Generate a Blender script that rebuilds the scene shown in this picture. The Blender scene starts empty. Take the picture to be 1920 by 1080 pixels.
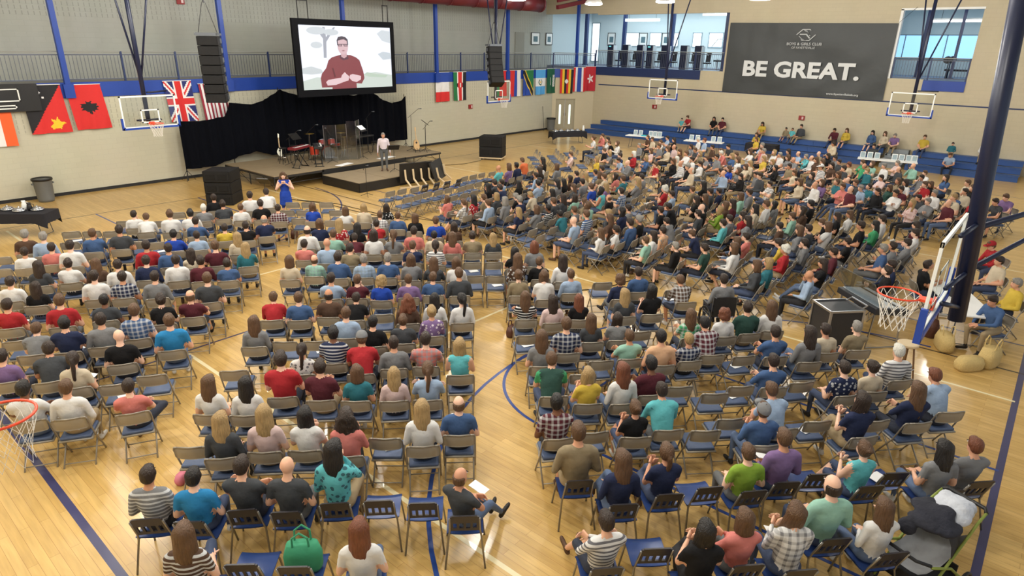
import bpy, bmesh, math, random
import numpy as np
from mathutils import Matrix, Vector, Euler

# ------------------------------------------------------------------ camera, world, light, exposure
scene = bpy.context.scene
COL = scene.collection
F_PX, PITCH, ROLL, YAW, CAM_H = 1197.9, 0.363836, -0.01644, 0.704255, 5.8
def make_camera():
    c, s = math.cos(YAW), math.sin(YAW)
    fw = Vector((c*math.cos(PITCH), s*math.cos(PITCH), -math.sin(PITCH)))
    rt = Vector((s, -c, 0)); dn = fw.cross(rt)
    r2 = math.cos(ROLL)*rt + math.sin(ROLL)*dn
    d2 = -math.sin(ROLL)*rt + math.cos(ROLL)*dn
    cam = bpy.data.cameras.new('camera')
    cam.sensor_width = 36.0; cam.lens = F_PX/1920*36.0
    cam.clip_start = 0.05; cam.clip_end = 400
    o = bpy.data.objects.new('camera', cam); COL.objects.link(o)
    m = Matrix((r2, -d2, -fw)).transposed().to_4x4(); m.translation = (0, 0, CAM_H)
    o.matrix_world = m
    scene.camera = o
make_camera()
world = bpy.data.worlds.new('world'); scene.world = world; world.use_nodes = True
bg = world.node_tree.nodes['Background']; bg.inputs[0].default_value = (0.86, 0.93, 1.0, 1); bg.inputs[1].default_value = 1.0
scene.view_settings.view_transform = 'Standard'; scene.view_settings.look = 'None'
scene.view_settings.gamma = 1.0; scene.view_settings.use_curve_mapping = False
scene.view_settings.exposure = -0.60
scene.cycles.max_bounces = 8; scene.cycles.diffuse_bounces = 3; scene.cycles.glossy_bounces = 3
LAMP_W = 520.0          # each high-bay lamp
LAMP_COL = (1.0, 0.965, 0.895)
def area_light(name, loc, size, watts, col, rot=(0,0,0), size_y=None, shape='DISK'):
    l = bpy.data.lights.new(name, 'AREA'); l.shape = 'RECTANGLE' if size_y else shape
    l.size = size
    if size_y: l.size_y = size_y
    l.energy = watts; l.color = col
    o = bpy.data.objects.new(name, l); COL.objects.link(o); o.location = loc; o.rotation_euler = rot
    return o

def point_light(name, loc, radius, watts, col):
    l = bpy.data.lights.new(name, 'POINT'); l.shadow_soft_size = radius; l.energy = watts; l.color = col
    o = bpy.data.objects.new(name, l); COL.objects.link(o); o.location = loc
    return o
# ------------------------------------------------------------------ helpers
R = random.Random(11)
def srgb(r, g, b):
    f = lambda c: (c/255/12.92 if c/255 <= .04045 else ((c/255+.055)/1.055)**2.4)
    return (f(r), f(g), f(b), 1)
MATS = {}
def mat(name, col, rough=.6, metal=0., noise=.0, nscale=8., bump=0., bscale=20., emit=None, coat=0., spec=.5, alpha=None):
    if name in MATS: return MATS[name]
    m = bpy.data.materials.new(name); m.use_nodes = True; MATS[name] = m
    nt = m.node_tree; b = nt.nodes['Principled BSDF']
    b.inputs['Roughness'].default_value = rough; b.inputs['Metallic'].default_value = metal
    b.inputs['Coat Weight'].default_value = coat; b.inputs['Specular IOR Level'].default_value = spec
    if len(col) == 3: col = (*col, 1)
    tc = nt.nodes.new('ShaderNodeTexCoord')
    n = nt.nodes.new('ShaderNodeTexNoise'); n.inputs['Scale'].default_value = nscale; n.inputs['Detail'].default_value = 2
    nt.links.new(tc.outputs['Object'], n.inputs['Vector'])
    mx = nt.nodes.new('ShaderNodeMix'); mx.data_type = 'RGBA'
    k = max(noise, .02)
    mx.inputs[6].default_value = tuple(max(0, c*(1-k)) for c in col[:3]) + (1,)
    mx.inputs[7].default_value = tuple(min(1, c*(1+k)) for c in col[:3]) + (1,)
    nt.links.new(n.outputs['Fac'], mx.inputs[0]); nt.links.new(mx.outputs[2], b.inputs['Base Color'])
    if bump:
        n2 = nt.nodes.new('ShaderNodeTexNoise'); n2.inputs['Scale'].default_value = bscale; n2.inputs['Detail'].default_value = 3
        nt.links.new(tc.outputs['Object'], n2.inputs['Vector'])
        bp = nt.nodes.new('ShaderNodeBump'); bp.inputs['Strength'].default_value = bump; bp.inputs['Distance'].default_value = .03
        nt.links.new(n2.outputs['Fac'], bp.inputs['Height']); nt.links.new(bp.outputs['Normal'], b.inputs['Normal'])
    if emit:
        b.inputs['Emission Color'].default_value = (*col[:3], 1) if emit is True else (*emit[:3], 1)
        b.inputs['Emission Strength'].default_value = emit[3] if emit is not True else 1
    return m
def emat(name, col, strength):
    return mat(name, col, rough=.5, emit=(*col[:3], strength))
def glass_mat(name, tint=(1,1,1,1), gloss=.12, rough=.05):
    if name in MATS: return MATS[name]
    m = bpy.data.materials.new(name); m.use_nodes = True; MATS[name] = m
    nt = m.node_tree; nt.nodes.remove(nt.nodes['Principled BSDF'])
    t = nt.nodes.new('ShaderNodeBsdfTransparent'); t.inputs[0].default_value = tint
    g = nt.nodes.new('ShaderNodeBsdfGlossy'); g.inputs['Roughness'].default_value = rough
    x = nt.nodes.new('ShaderNodeMixShader'); x.inputs[0].default_value = gloss
    nt.links.new(t.outputs[0], x.inputs[1]); nt.links.new(g.outputs[0], x.inputs[2])
    nt.links.new(x.outputs[0], nt.nodes['Material Output'].inputs[0])
    return m

class MB:
    def __init__(s): s.v = []; s.f = []; s.m = []
    def add(s, vs, fs, m=0):
        o = len(s.v); s.v += [tuple(map(float, p)) for p in vs]
        s.f += [tuple(i+o for i in f) for f in fs]; s.m += [m]*len(fs); return s
    def box(s, a, b, m=0):
        (x0,y0,z0),(x1,y1,z1) = a, b
        vs = [(x0,y0,z0),(x1,y0,z0),(x1,y1,z0),(x0,y1,z0),(x0,y0,z1),(x1,y0,z1),(x1,y1,z1),(x0,y1,z1)]
        return s.add(vs, [(3,2,1,0),(4,5,6,7),(0,1,5,4),(1,2,6,5),(2,3,7,6),(3,0,4,7)], m)
    def obox(s, c, size, rot=(0,0,0), m=0, bevel=0):
        M = Euler(rot).to_matrix(); h = [k/2 for k in size]
        if bevel:
            bm = bmesh.new(); bmesh.ops.create_cube(bm, size=1)
            for v in bm.verts: v.co = Vector((v.co.x*size[0], v.co.y*size[1], v.co.z*size[2]))
            bmesh.ops.bevel(bm, geom=bm.edges[:], offset=bevel, segments=2, affect='EDGES', profile=.5)
            bm.verts.index_update()
            vs = [M @ v.co + Vector(c) for v in bm.verts]; fs = [[v.index for v in f.verts] for f in bm.faces]; bm.free()
            return s.add(vs, fs, m)
        vs = [M @ Vector((x*h[0], y*h[1], z*h[2])) + Vector(c) for z in (-1,1) for y in (-1,1) for x in (-1,1)]
        return s.add(vs, [(0,2,3,1),(4,5,7,6),(0,1,5,4),(1,3,7,5),(3,2,6,7),(2,0,4,6)], m)
    def cyl(s, p0, p1, r0, r1=None, n=10, m=0, caps=True):
        r1 = r0 if r1 is None else r1
        p0, p1 = Vector(p0), Vector(p1); d = (p1-p0).normalized()
        a = d.orthogonal().normalized(); b = d.cross(a)
        vs = []
        for p, r in ((p0, r0), (p1, r1)):
            for k in range(n):
                t = 2*math.pi*k/n; vs.append(p + r*(math.cos(t)*a + math.sin(t)*b))
        fs = [(k, (k+1)%n, n+(k+1)%n, n+k) for k in range(n)]
        if caps: fs += [tuple(range(n-1, -1, -1)), tuple(range(n, 2*n))]
        return s.add(vs, fs, m)
    def tube(s, pts, r, n=8, m=0, closed=False):
        pts = [Vector(p) for p in pts]; k = len(pts); rings = []
        up = None
        for i, p in enumerate(pts):
            if closed: d = pts[(i+1)%k] - pts[i-1]
            else: d = pts[min(i+1, k-1)] - pts[max(i-1, 0)]
            d.normalize()
            if up is None: up = d.orthogonal().normalized()
            a = (up - d*up.dot(d)); a = a.normalized() if a.length > 1e-5 else d.orthogonal().normalized()
            up = a; b = d.cross(a)
            rr = r[i] if isinstance(r, (list, tuple)) else r
            rings.append([p + rr*(math.cos(2*math.pi*j/n)*a + math.sin(2*math.pi*j/n)*b) for j in range(n)])
        vs = [q for g in rings for q in g]; fs = []
        for i in range(k if closed else k-1):
            o, q = i*n, ((i+1)%k)*n
            fs += [(o+j, o+(j+1)%n, q+(j+1)%n, q+j) for j in range(n)]
        if not closed: fs += [tuple(range(n-1, -1, -1)), tuple((k-1)*n+j for j in range(n))]
        return s.add(vs, fs, m)
    def ell(s, c, r, nu=12, nv=8, m=0, rot=None):
        M = rot if rot is not None else Matrix.Identity(3); c = Vector(c)
        vs = [c + M @ Vector((0,0,-r[2]))]
        for i in range(1, nv):
            ph = -math.pi/2 + math.pi*i/nv
            for j in range(nu):
                t = 2*math.pi*j/nu
                vs.append(c + M @ Vector((r[0]*math.cos(ph)*math.cos(t), r[1]*math.cos(ph)*math.sin(t), r[2]*math.sin(ph))))
        vs.append(c + M @ Vector((0,0,r[2])))
        fs = [(0, 1+(j+1)%nu, 1+j) for j in range(nu)]
        for i in range(nv-2):
            o = 1+i*nu
            fs += [(o+j, o+(j+1)%nu, o+nu+(j+1)%nu, o+nu+j) for j in range(nu)]
        o = 1+(nv-2)*nu; fs += [(o+j, o+(j+1)%nu, len(vs)-1) for j in range(nu)]
        return s.add(vs, fs, m)
    def lathe(s, prof, c=(0,0,0), n=20, m=0):
        vs = []; fs = []; k = len(prof)
        for r, z in prof:
            for j in range(n):
                t = 2*math.pi*j/n; vs.append((c[0]+r*math.cos(t), c[1]+r*math.sin(t), c[2]+z))
        for i in range(k-1):
            fs += [(i*n+j, i*n+(j+1)%n, (i+1)*n+(j+1)%n, (i+1)*n+j) for j in range(n)]
        fs += [tuple(range(n-1,-1,-1)), tuple((k-1)*n+j for j in range(n))]
        return s.add(vs, fs, m)
    def prism(s, poly, fn, t0, t1, m=0):      # poly of 2-D points, fn(a, b, t) -> xyz
        n = len(poly); vs = [fn(a, b, t) for t in (t0, t1) for a, b in poly]
        fs = [tuple(range(n-1,-1,-1)), tuple(range(n, 2*n))] + [(i, (i+1)%n, n+(i+1)%n, n+i) for i in range(n)]
        return s.add(vs, fs, m)
    def mesh(s, name, smooth=False):
        me = bpy.data.meshes.new(name); me.from_pydata(s.v, [], s.f)
        me.polygons.foreach_set('material_index', s.m)
        if smooth: me.polygons.foreach_set('use_smooth', [True]*len(s.f))
        me.update(); return me
    def build(s, name, mats, parent=None, smooth=False, loc=None, rz=None):
        me = s.mesh(name, smooth)
        for q in (mats if isinstance(mats, (list, tuple)) else [mats]): me.materials.append(q)
        o = bpy.data.objects.new(name, me); COL.objects.link(o)
        if parent is not None: o.parent = parent
        if loc is not None: o.location = loc
        if rz is not None: o.rotation_euler = (0,0,rz)
        return o
def tag(o, label, cat=None, group=None, kind=None):
    if label: o['label'] = label
    if cat: o['category'] = cat
    if group: o['group'] = group
    if kind: o['kind'] = kind
    return o
def thing(name, label, cat, loc=(0,0,0), rz=0, group=None):
    o = bpy.data.objects.new(name, None); COL.objects.link(o); o.empty_display_size = .1
    o.location = loc; o.rotation_euler = (0,0,rz)
    return tag(o, label, cat, group)
def struct(o, label=None): o['kind'] = 'structure'; 
def S(mb, name, mats, label=None, parent=None, smooth=False):
    o = mb.build(name, mats, parent, smooth)
    if parent is None:
        o['kind'] = 'structure'
        if label: o['label'] = label
    return o
def copy_tree(o, parent=None, loc=None, rz=None):
    c = o.copy(); COL.objects.link(c); c.parent = parent
    if loc is not None: c.location = loc
    if rz is not None: c.rotation_euler = (0,0,rz)
    for ch in list(o.children): copy_tree(ch, c)
    return c
def dirv(deg): return Vector((math.cos(math.radians(deg)), math.sin(math.radians(deg)), 0))
# ------------------------------------------------------------------ surface materials
def nodes_of(name):
    m = bpy.data.materials.new(name); m.use_nodes = True; MATS[name] = m
    return m, m.node_tree, m.node_tree.nodes['Principled BSDF']
def floor_material():
    m, nt, b = nodes_of('maple_floor'); N = nt.nodes.new; Lk = nt.links.new
    tc = N('ShaderNodeTexCoord')
    mp = N('ShaderNodeMapping'); mp.inputs['Rotation'].default_value = (0,0,math.pi/2); Lk(tc.outputs['Object'], mp.inputs[0])
    br = N('ShaderNodeTexBrick'); br.inputs['Scale'].default_value = 1
    br.inputs['Brick Width'].default_value = 1.6; br.inputs['Row Height'].default_value = .11
    br.inputs['Mortar Size'].default_value = .002; br.inputs['Bias'].default_value = 0
    br.inputs['Color1'].default_value = srgb(196,160,94); br.inputs['Color2'].default_value = srgb(212,178,112)
    br.inputs['Mortar'].default_value = srgb(160,118,64); Lk(mp.outputs[0], br.inputs[0])
    n = N('ShaderNodeTexNoise'); n.inputs['Scale'].default_value = .55; n.inputs['Detail'].default_value = 3; Lk(tc.outputs['Object'], n.inputs[0])
    mp2 = N('ShaderNodeMapping'); mp2.inputs['Scale'].default_value = (14, 1.2, 1); Lk(tc.outputs['Object'], mp2.inputs[0])
    n2 = N('ShaderNodeTexNoise'); n2.inputs['Scale'].default_value = 1.5; n2.inputs['Detail'].default_value = 4; Lk(mp2.outputs[0], n2.inputs[0])
    mx = N('ShaderNodeMix'); mx.data_type = 'RGBA'; mx.blend_type = 'MULTIPLY'; mx.inputs[0].default_value = .5
    cr = N('ShaderNodeValToRGB'); cr.color_ramp.elements[0].position = .3; cr.color_ramp.elements[0].color = (.72,.68,.62,1)
    cr.color_ramp.elements[1].position = .7; cr.color_ramp.elements[1].color = (1.12,1.1,1.08,1)
    Lk(n2.outputs['Fac'], cr.inputs[0]); Lk(br.outputs['Color'], mx.inputs[6]); Lk(cr.outputs[0], mx.inputs[7])
    Lk(mx.outputs[2], b.inputs['Base Color'])
    mr = N('ShaderNodeMapRange'); mr.inputs['To Min'].default_value = .24; mr.inputs['To Max'].default_value = .38
    Lk(n.outputs['Fac'], mr.inputs[0]); Lk(mr.outputs[0], b.inputs['Roughness'])
    b.inputs['Specular IOR Level'].default_value = .55
    b.inputs['Coat Weight'].default_value = .18; b.inputs['Coat Roughness'].default_value = .08
    return m
def wall_material(name, col, dots=None, axis='X', block=(.4,.2)):
    """painted concrete block; dots=(z0,z1) gives the slotted acoustic courses"""
    m, nt, b = nodes_of(name); N = nt.nodes.new; Lk = nt.links.new
    tc = N('ShaderNodeTexCoord'); sp = N('ShaderNodeSeparateXYZ'); Lk(tc.outputs['Object'], sp.inputs[0])
    cb = N('ShaderNodeCombineXYZ'); Lk(sp.outputs[axis], cb.inputs[0]); Lk(sp.outputs['Z'], cb.inputs[1])
    br = N('ShaderNodeTexBrick'); br.inputs['Scale'].default_value = 1; br.inputs['Brick Width'].default_value = block[0]
    br.inputs['Row Height'].default_value = block[1]; br.inputs['Mortar Size'].default_value = .008
    c2 = tuple(c*.97 for c in col[:3])+(1,); c3 = tuple(c*.93 for c in col[:3])+(1,)
    br.inputs['Color1'].default_value = col; br.inputs['Color2'].default_value = c2; br.inputs['Mortar'].default_value = c3
    Lk(cb.outputs[0], br.inputs[0]); out = br.outputs['Color']
    n = N('ShaderNodeTexNoise'); n.inputs['Scale'].default_value = .5; Lk(tc.outputs['Object'], n.inputs[0])
    mx = N('ShaderNodeMix'); mx.data_type = 'RGBA'; mx.blend_type = 'MULTIPLY'; mx.inputs[0].default_value = .25
    Lk(out, mx.inputs[6]); Lk(n.outputs['Color'], mx.inputs[7]); mx2 = N('ShaderNodeMix'); mx2.data_type = 'RGBA'; mx2.inputs[0].default_value = .75
    Lk(mx.outputs[2], mx2.inputs[6]); Lk(out, mx2.inputs[7]); out = mx2.outputs[2]
    if dots:
        def math_(op, a, bb):
            q = N('ShaderNodeMath'); q.operation = op
            for i, k in enumerate((a, bb)):
                if k is None: continue
                if isinstance(k, (int, float)): q.inputs[i].default_value = k
                else: Lk(k, q.inputs[i])
            return q.outputs[0]
        fx = math_('LESS_THAN', math_('FRACT', math_('MULTIPLY', sp.outputs[axis], 5.), None), .16)
        fz = math_('LESS_THAN', math_('FRACT', math_('MULTIPLY', sp.outputs['Z'], 5.), None), .72)
        r = math_('MULTIPLY', fx, fz)
        zr = None
        for z0, z1 in dots:
            k = math_('MULTIPLY', math_('GREATER_THAN', sp.outputs['Z'], z0), math_('LESS_THAN', sp.outputs['Z'], z1))
            zr = k if zr is None else math_('ADD', zr, k)
        r = math_('MULTIPLY', r, zr)
        r = math_('MULTIPLY', r, .42)
        m3 = N('ShaderNodeMix'); m3.data_type = 'RGBA'; Lk(r, m3.inputs[0]); Lk(out, m3.inputs[6])
        m3.inputs[7].default_value = tuple(c*.35 for c in col[:3])+(1,); out = m3.outputs[2]
    Lk(out, b.inputs['Base Color']); b.inputs['Roughness'].default_value = .75
    bp = N('ShaderNodeBump'); bp.inputs['Strength'].default_value = .25; bp.inputs['Distance'].default_value = .01
    Lk(br.outputs['Fac'], bp.inputs['Height']); bp.invert = True; Lk(bp.outputs['Normal'], b.inputs['Normal'])
    return m
M_FLOOR = floor_material()
WALL_COL = srgb(200,197,178)
M_WALL = wall_material('block_wall_back', WALL_COL, [(2.45,3.64)], 'X')
M_WALLU = wall_material('block_wall_upper', srgb(176,179,172), [(6.6,9.4)], 'X')
M_WALLR = wall_material('block_wall_right', srgb(206,195,168), None, 'Y')
M_WALLY = mat('plain_wall', srgb(205,196,172), .75, noise=.03, nscale=.6)
M_BLUE = mat('blue_steel', srgb(28,66,160), .42, noise=.05, nscale=2)
M_NAVY = mat('navy_steel', srgb(34,52,98), .4, noise=.05)
M_BLACK = mat('black_paint', srgb(20,20,22), .5, noise=.1)
M_DARK = mat('charcoal_rubber', srgb(38,38,40), .8, noise=.1)
M_WHITE = mat('white_enamel', srgb(238,240,238), .4, noise=.02)
M_CHROME = mat('chrome', srgb(190,190,192), .22, metal=1.0)
M_STEEL = mat('grey_steel', srgb(92,96,102), .45, metal=.5)
M_ORANGE = mat('rim_orange', srgb(226,72,36), .4)
M_NET = mat('net_cord', srgb(235,232,225), .9)
M_GLASS = glass_mat('board_glass', (.95,.97,.97,1), .06)

# ------------------------------------------------------------------ floor and court markings
YB, XR = 29.4, 41.0
S(MB().box((-6,-6,-.2),(XR+.3,YB+.3,0)), 'floor', M_FLOOR, 'glossy maple gymnasium floor with painted court lines')
floor = bpy.data.objects['floor']
M_LNAVY = mat('line_navy', srgb(56,58,100), .3, noise=.05, coat=.3); M_LBLUE = mat('line_blue', srgb(34,66,138), .3, noise=.05, coat=.3)
M_LWHITE = mat('line_cream', srgb(232,220,180), .3, noise=.04, coat=.3); M_LBLACK = mat('line_black', srgb(52,44,40), .3, noise=.05, coat=.3)
def line(pts, w, m, z=.0015):
    mb = MB(); P = [Vector((p[0], p[1], 0)) for p in pts]; L_, R_ = [], []
    for i, p in enumerate(P):
        d = P[min(i+1, len(P)-1)] - P[max(i-1, 0)]; d.normalize(); nn = Vector((-d.y, d.x, 0))*w/2
        L_.append(p+nn); R_.append(p-nn)
    vs = []; fs = []
    for a, b in zip(L_, R_): vs += [(a.x,a.y,z),(b.x,b.y,z),(a.x,a.y,.0002),(b.x,b.y,.0002)]
    for i in range(len(P)-1):
        o = i*4; fs += [(o+1,o+5,o+4,o),(o+2,o,o+4,o+6),(o+1,o+3,o+7,o+5)]
    o = (len(P)-1)*4; fs += [(0,2,3,1),(o,o+1,o+3,o+2)]
    return mb.add(vs, fs).build('court_line', m, floor)
def arc(cx, cy, r, a0, a1, n=40): return [(cx+r*math.cos(math.radians(a0+(a1-a0)*k/n)), cy+r*math.sin(math.radians(a0+(a1-a0)*k/n))) for k in range(n+1)]
CX = 8.95
line([(1.455,-.4),(1.455,25.37)], .10, M_LNAVY); line([(16.4,-.4),(16.4,25.37)], .06, M_LNAVY)
line([(-6,-.405),(38,-.405)], .10, M_LNAVY, .0018); line([(-4,25.37),(38,25.37)], .05, M_LBLACK)
line([(1.5,12.3),(16.4,12.3)], .05, M_LNAVY)
line([(4.48,-.4),(4.48,25)], .07, M_LWHITE, .002); line([(13.4,-.4),(13.4,25)], .06, M_LWHITE, .002)
line([(4.5,9.1),(13.4,9.1)], .06, M_LWHITE, .0022); line([(4.5,15.4),(13.4,15.4)], .06, M_LWHITE, .0022)
line([(14.8,-6),(14.8,29)], .05, M_LBLACK, .0024)
for by, sg in ((1.15, 1), (23.8, -1)):
    line(arc(CX, by, 6.02, 0, 180*sg), .06, M_LBLUE if sg > 0 else M_LNAVY, .0026)
    fy = by + sg*4.25
    line([(CX-1.8, by-sg*1.55),(CX-1.8, fy)], .055, M_LBLUE, .003); line([(CX+1.8, by-sg*1.55),(CX+1.8, fy)], .055, M_LBLUE, .003)
    line(arc(CX, fy, 1.8, 0, 180*sg), .055, M_LBLUE, .003); line([(CX-1.8, fy),(CX+1.8, fy)], .055, M_LBLUE, .0032)
for xx, ww, mm in ((22.4,.05,M_LWHITE),(31.2,.05,M_LWHITE),(19.0,.05,M_LBLACK),(34.6,.05,M_LNAVY)):
    line([(xx,-.4),(xx,25.37)], ww, mm, .0016)

# ------------------------------------------------------------------ back wall with gallery
S(MB().box((-6,YB,0),(38.8,YB+.3,3.65)), 'wall_back', M_WALL, 'beige concrete block wall behind the stage with slotted acoustic courses')
S(MB().box((-6,YB+2.5,4.2),(41.8,YB+2.8,9.6)), 'wall_back_gallery', M_WALLU, 'grey upper wall set back behind the gallery railing')
S(MB().box((-6,YB-.03,0),(38.8,YB,.12)), 'baseboard_back', M_DARK, 'black rubber baseboard along the back wall')
deck = MB().box((-6,YB+.02,3.7),(38.8,YB+2.5,4.19))
deck.prism([(38.8,YB+.02),(41.05,27.32),(41.8,27.32),(41.8,YB+2.5),(38.8,YB+2.5)], lambda a,b,t:(a,b,t), 3.7, 4.19)
S(deck, 'floor_gallery', mat('gallery_concrete', srgb(150,150,146), .8, noise=.08), 'concrete gallery walkway above the back wall')
# blue fascia beam: back run, chamfer, right run
S(MB().box((-6,YB-.06,3.64),(38.8,YB+.02,4.2)), 'trim_1', M_BLUE, 'long blue steel fascia beam under the gallery railing')
ch = MB(); ch.prism([(38.76,YB-.06),(41.0,27.26),(41.06,27.32),(38.82,YB+.02)], lambda a,b,t:(a,b,t), 3.64, 4.22)
S(ch, 'trim_2', M_BLUE, 'short blue fascia beam cutting the far corner')
S(MB().box((XR-.06,19.15,3.86),(XR+.02,27.3,4.42)), 'trim_3', M_NAVY, 'blue fascia beam under the fitness room opening')
# far corner: door block and right wall
dv = MB()
CA, CD, CN = Vector((38.8,29.4,0)), Vector((2.2,-2.1,0)).normalized(), Vector((.69,.724,0))
def cslab(s0,s1,z0,z1): dv.prism([(s0,z0),(s1,z0),(s1,z1),(s0,z1)], lambda a,b,t: tuple(CA + CD*a + CN*t + Vector((0,0,b))), 0, .3)
cslab(-.1,.27,0,3.66); cslab(1.71,3.06,0,3.66); cslab(.27,1.71,2.16,3.66)
S(dv, 'wall_door_corner', mat('door_corner_wall', srgb(204,193,166), .75, noise=.03), 'beige corner wall around the double door')
M_DOOR = mat('door_paint', srgb(172,164,140), .55, noise=.03); M_DLITE = emat('door_daylight', (0.80,0.95,0.86,1), 1.3)
dr = thing('door_1', 'tan double door with two tall narrow windows in the far corner', None, (39.56,28.79,0), math.radians(46.4)); dr['kind'] = 'structure'
for sgn in (-1, 1):
    MB().box((0,.01 if sgn>0 else -.68,0.01),(.06,.68 if sgn>0 else -.01,2.12)).build('door_leaf', M_DOOR, dr)
    yc = .36*sgn
    MB().prism([(yc-.075,.35),(yc+.075,.35),(yc+.075,1.68),(yc+.04,1.76),(yc-.04,1.76),(yc-.075,1.68)], lambda a,b,t:(t,a,b), -.012, .01).build('window_pane', M_DLITE, dr)
    MB().box((-.05,.06*sgn-.015,.95),(-.01,.06*sgn+.015,1.15)).build('handle', M_CHROME, dr)
fr = MB(); fr.box((-.06,-.76,0),(.1,-.68,2.2)); fr.box((-.06,.68,0),(.1,.76,2.2)); fr.box((-.06,-.76,2.12),(.1,.76,2.2)); fr.build('door_frame', M_DOOR, dr)

# right wall: pieces around the two openings
def rwall(y0,y1,z0,z1,mb): mb.box((XR,y0,z0),(XR+.3,y1,z1))
rw = MB()
rwall(-8,27.3,0,3.87,rw); rwall(8.25,19.15,3.87,4.42,rw); rwall(8.25,17.65,4.42,7.85,rw); rwall(-8,4.7,3.87,9.6,rw)
rwall(4.7,27.3,7.85,9.6,rw); rwall(27.3,31.9,7.95,9.6,rw)
rwall(6.6,8.25,3.87,4.42,rw)
S(rw, 'wall_right', M_WALLR, 'beige block wall behind the blue bleachers and banner')
S(MB().box((XR-.012,2,3.17),(XR,26.9,3.235)), 'trim_4', M_NAVY, 'thin navy stripe painted along the right wall')
S(MB().box((XR-.06,4.7,3.87),(XR+.02,6.6,4.05)).box((XR-.05,4.7,4.05),(XR+.02,6.6,4.38)), 'trim_5', M_BLUE, 'blue fascia beam under the right upper window')
wf = MB()
wf.box((XR-.03,8.2,4.4),(XR+.32,8.32,7.85)); wf.box((XR-.03,4.66,7.8),(XR+.32,8.32,7.9))
S(wf, 'trim_6', M_WHITE, 'white trim around the right upper opening')
S(MB().box((-8,-8,9.6),(50,33,9.8)), 'ceiling', mat('ceiling_deck', srgb(176,172,160), .8, noise=.05), 'pale metal roof deck over the gymnasium')
S(MB().box((-6.3,-8,0),(-6,YB+3,9.6)), 'wall_left', mat('left_wall_paint', srgb(198,190,168), .8, noise=.03), 'beige end wall beyond the left edge')

# upper rooms seen through the openings
M_ROOMW = mat('fitness_wall', srgb(206,220,224), .8, noise=.02); M_ROOMF = mat('fitness_floor', srgb(120,130,150), .6, noise=.08)
rm = MB(); rm.box((XR+.3,2,4.1),(49,33,4.38)); S(rm, 'floor_fitness', M_ROOMF, 'grey floor of the upper fitness rooms')
wl = MB(); wl.box((48.8,2,4.3),(49.0,33,9.4)); S(wl, 'wall_fitness_back', M_ROOMW, 'pale wall at the back of the fitness rooms')
wl = MB(); wl.box((XR+.8,33,4.3),(49,33.2,9.4)); S(wl, 'wall_fitness_end', M_ROOMW, 'pale end wall of the fitness room')
wl = MB(); wl.box((XR+.3,12,4.38),(49,12.2,9.4)); wl.box((XR+.3,2,4.38),(49,2.2,9.4)); S(wl, 'wall_fitness_partition', M_ROOMW, 'pale partition between the upper rooms')
S(MB().box((XR+.3,2,8.8),(49,33,9.0)), 'ceiling_fitness', mat('fitness_ceiling', srgb(214,220,220), .8), 'pale ceiling of the upper rooms')
area_light('fitness_room_light', (45,23,8.6), 6, 1100, (.80,.95,1.0), size_y=14)
area_light('side_room_light', (45,7,8.6), 5, 190, (.70,.88,1.0), size_y=7)
M_SKY = emat('window_daylight', (0.86,0.96,1.0,1), 2.6); M_SKYB = emat('window_sky_blue', (0.34,0.66,1.0,1), 1.5)
M_FRAME = mat('window_frame_grey', srgb(150,170,180), .5)
wi = 0
def window(x, y0, y1, z0, z1, glass, mull, label):
    global wi; wi += 1
    t = thing('window_%d' % wi, label, None, (x,(y0+y1)/2,z0)); t['kind'] = 'structure'
    h, w = z1-z0, (y1-y0)/2
    n = mull+1; st = 2*w/n
    for k in range(n): MB().box((-.02,-w+k*st+.02,.03),(.0,-w+(k+1)*st-.02,h-.03)).build('pane', glass, t)
    f = MB(); f.box((-.05,-w-.04,-.05),(.03,w+.04,.03)); f.box((-.05,-w-.04,h-.03),(.03,w+.04,h+.04))
    for k in range(n+1): f.box((-.05,-w+k*st-.03,0),(.03,-w+k*st+.03,h))
    f.build('window_frame', M_FRAME, t)
window(48.8,32.2,32.95,4.6,7.6,M_SKY,0,'tall bright window at the far left of the fitness room')
for k,(a,b) in enumerate(((28.4,29.6),(26.4,27.4),(24.9,25.8),(23.0,23.7),(21.3,22.4),(18.9,19.8))):
    window(48.8,a,b,5.85,6.85,M_SKY,0,['first','second','third','fourth','fifth','sixth'][k]+' square bright window from the left behind the exercise machines')
window(48.78,2.6,11.6,5.4,6.75,M_SKYB,3,'wide blue window strip in the room right of the banner')

# gallery columns and railings
def rail_mesh(x0, x1, posts):
    pass
colx = [1.92, 8.27, 14.57, 20.94, 27.3, 33.65, 40.06]
ORD = ['first','second','third','fourth','fifth','sixth','seventh','eighth','ninth','tenth','eleventh','twelfth','thirteenth','fourteenth','fifteenth','sixteenth','seventeenth','eighteenth','nineteenth','twentieth']
for k, x in enumerate(colx):
    y = YB-.1 if x < 38 else 28.3
    t = thing('steel_column', ORD[k]+' blue steel column from the left rising from the gallery beam', 'column', (x,y,3.64))
    if x > 38: t['label'] = 'thin blue steel column at the far right end of the gallery'
    MB().box((-.09,-.09,.0),(.09,.09,5.96)).build('shaft', M_BLUE, t)
    MB().box((-.17,-.12,.0),(.17,.12,.5)).build('base_plate', M_BLUE, t)
M_RAIL = mat('rail_grey', srgb(88,94,108), .45, metal=.2); M_RAILT = mat('rail_top_light', srgb(168,172,172), .35, metal=.4)
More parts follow.
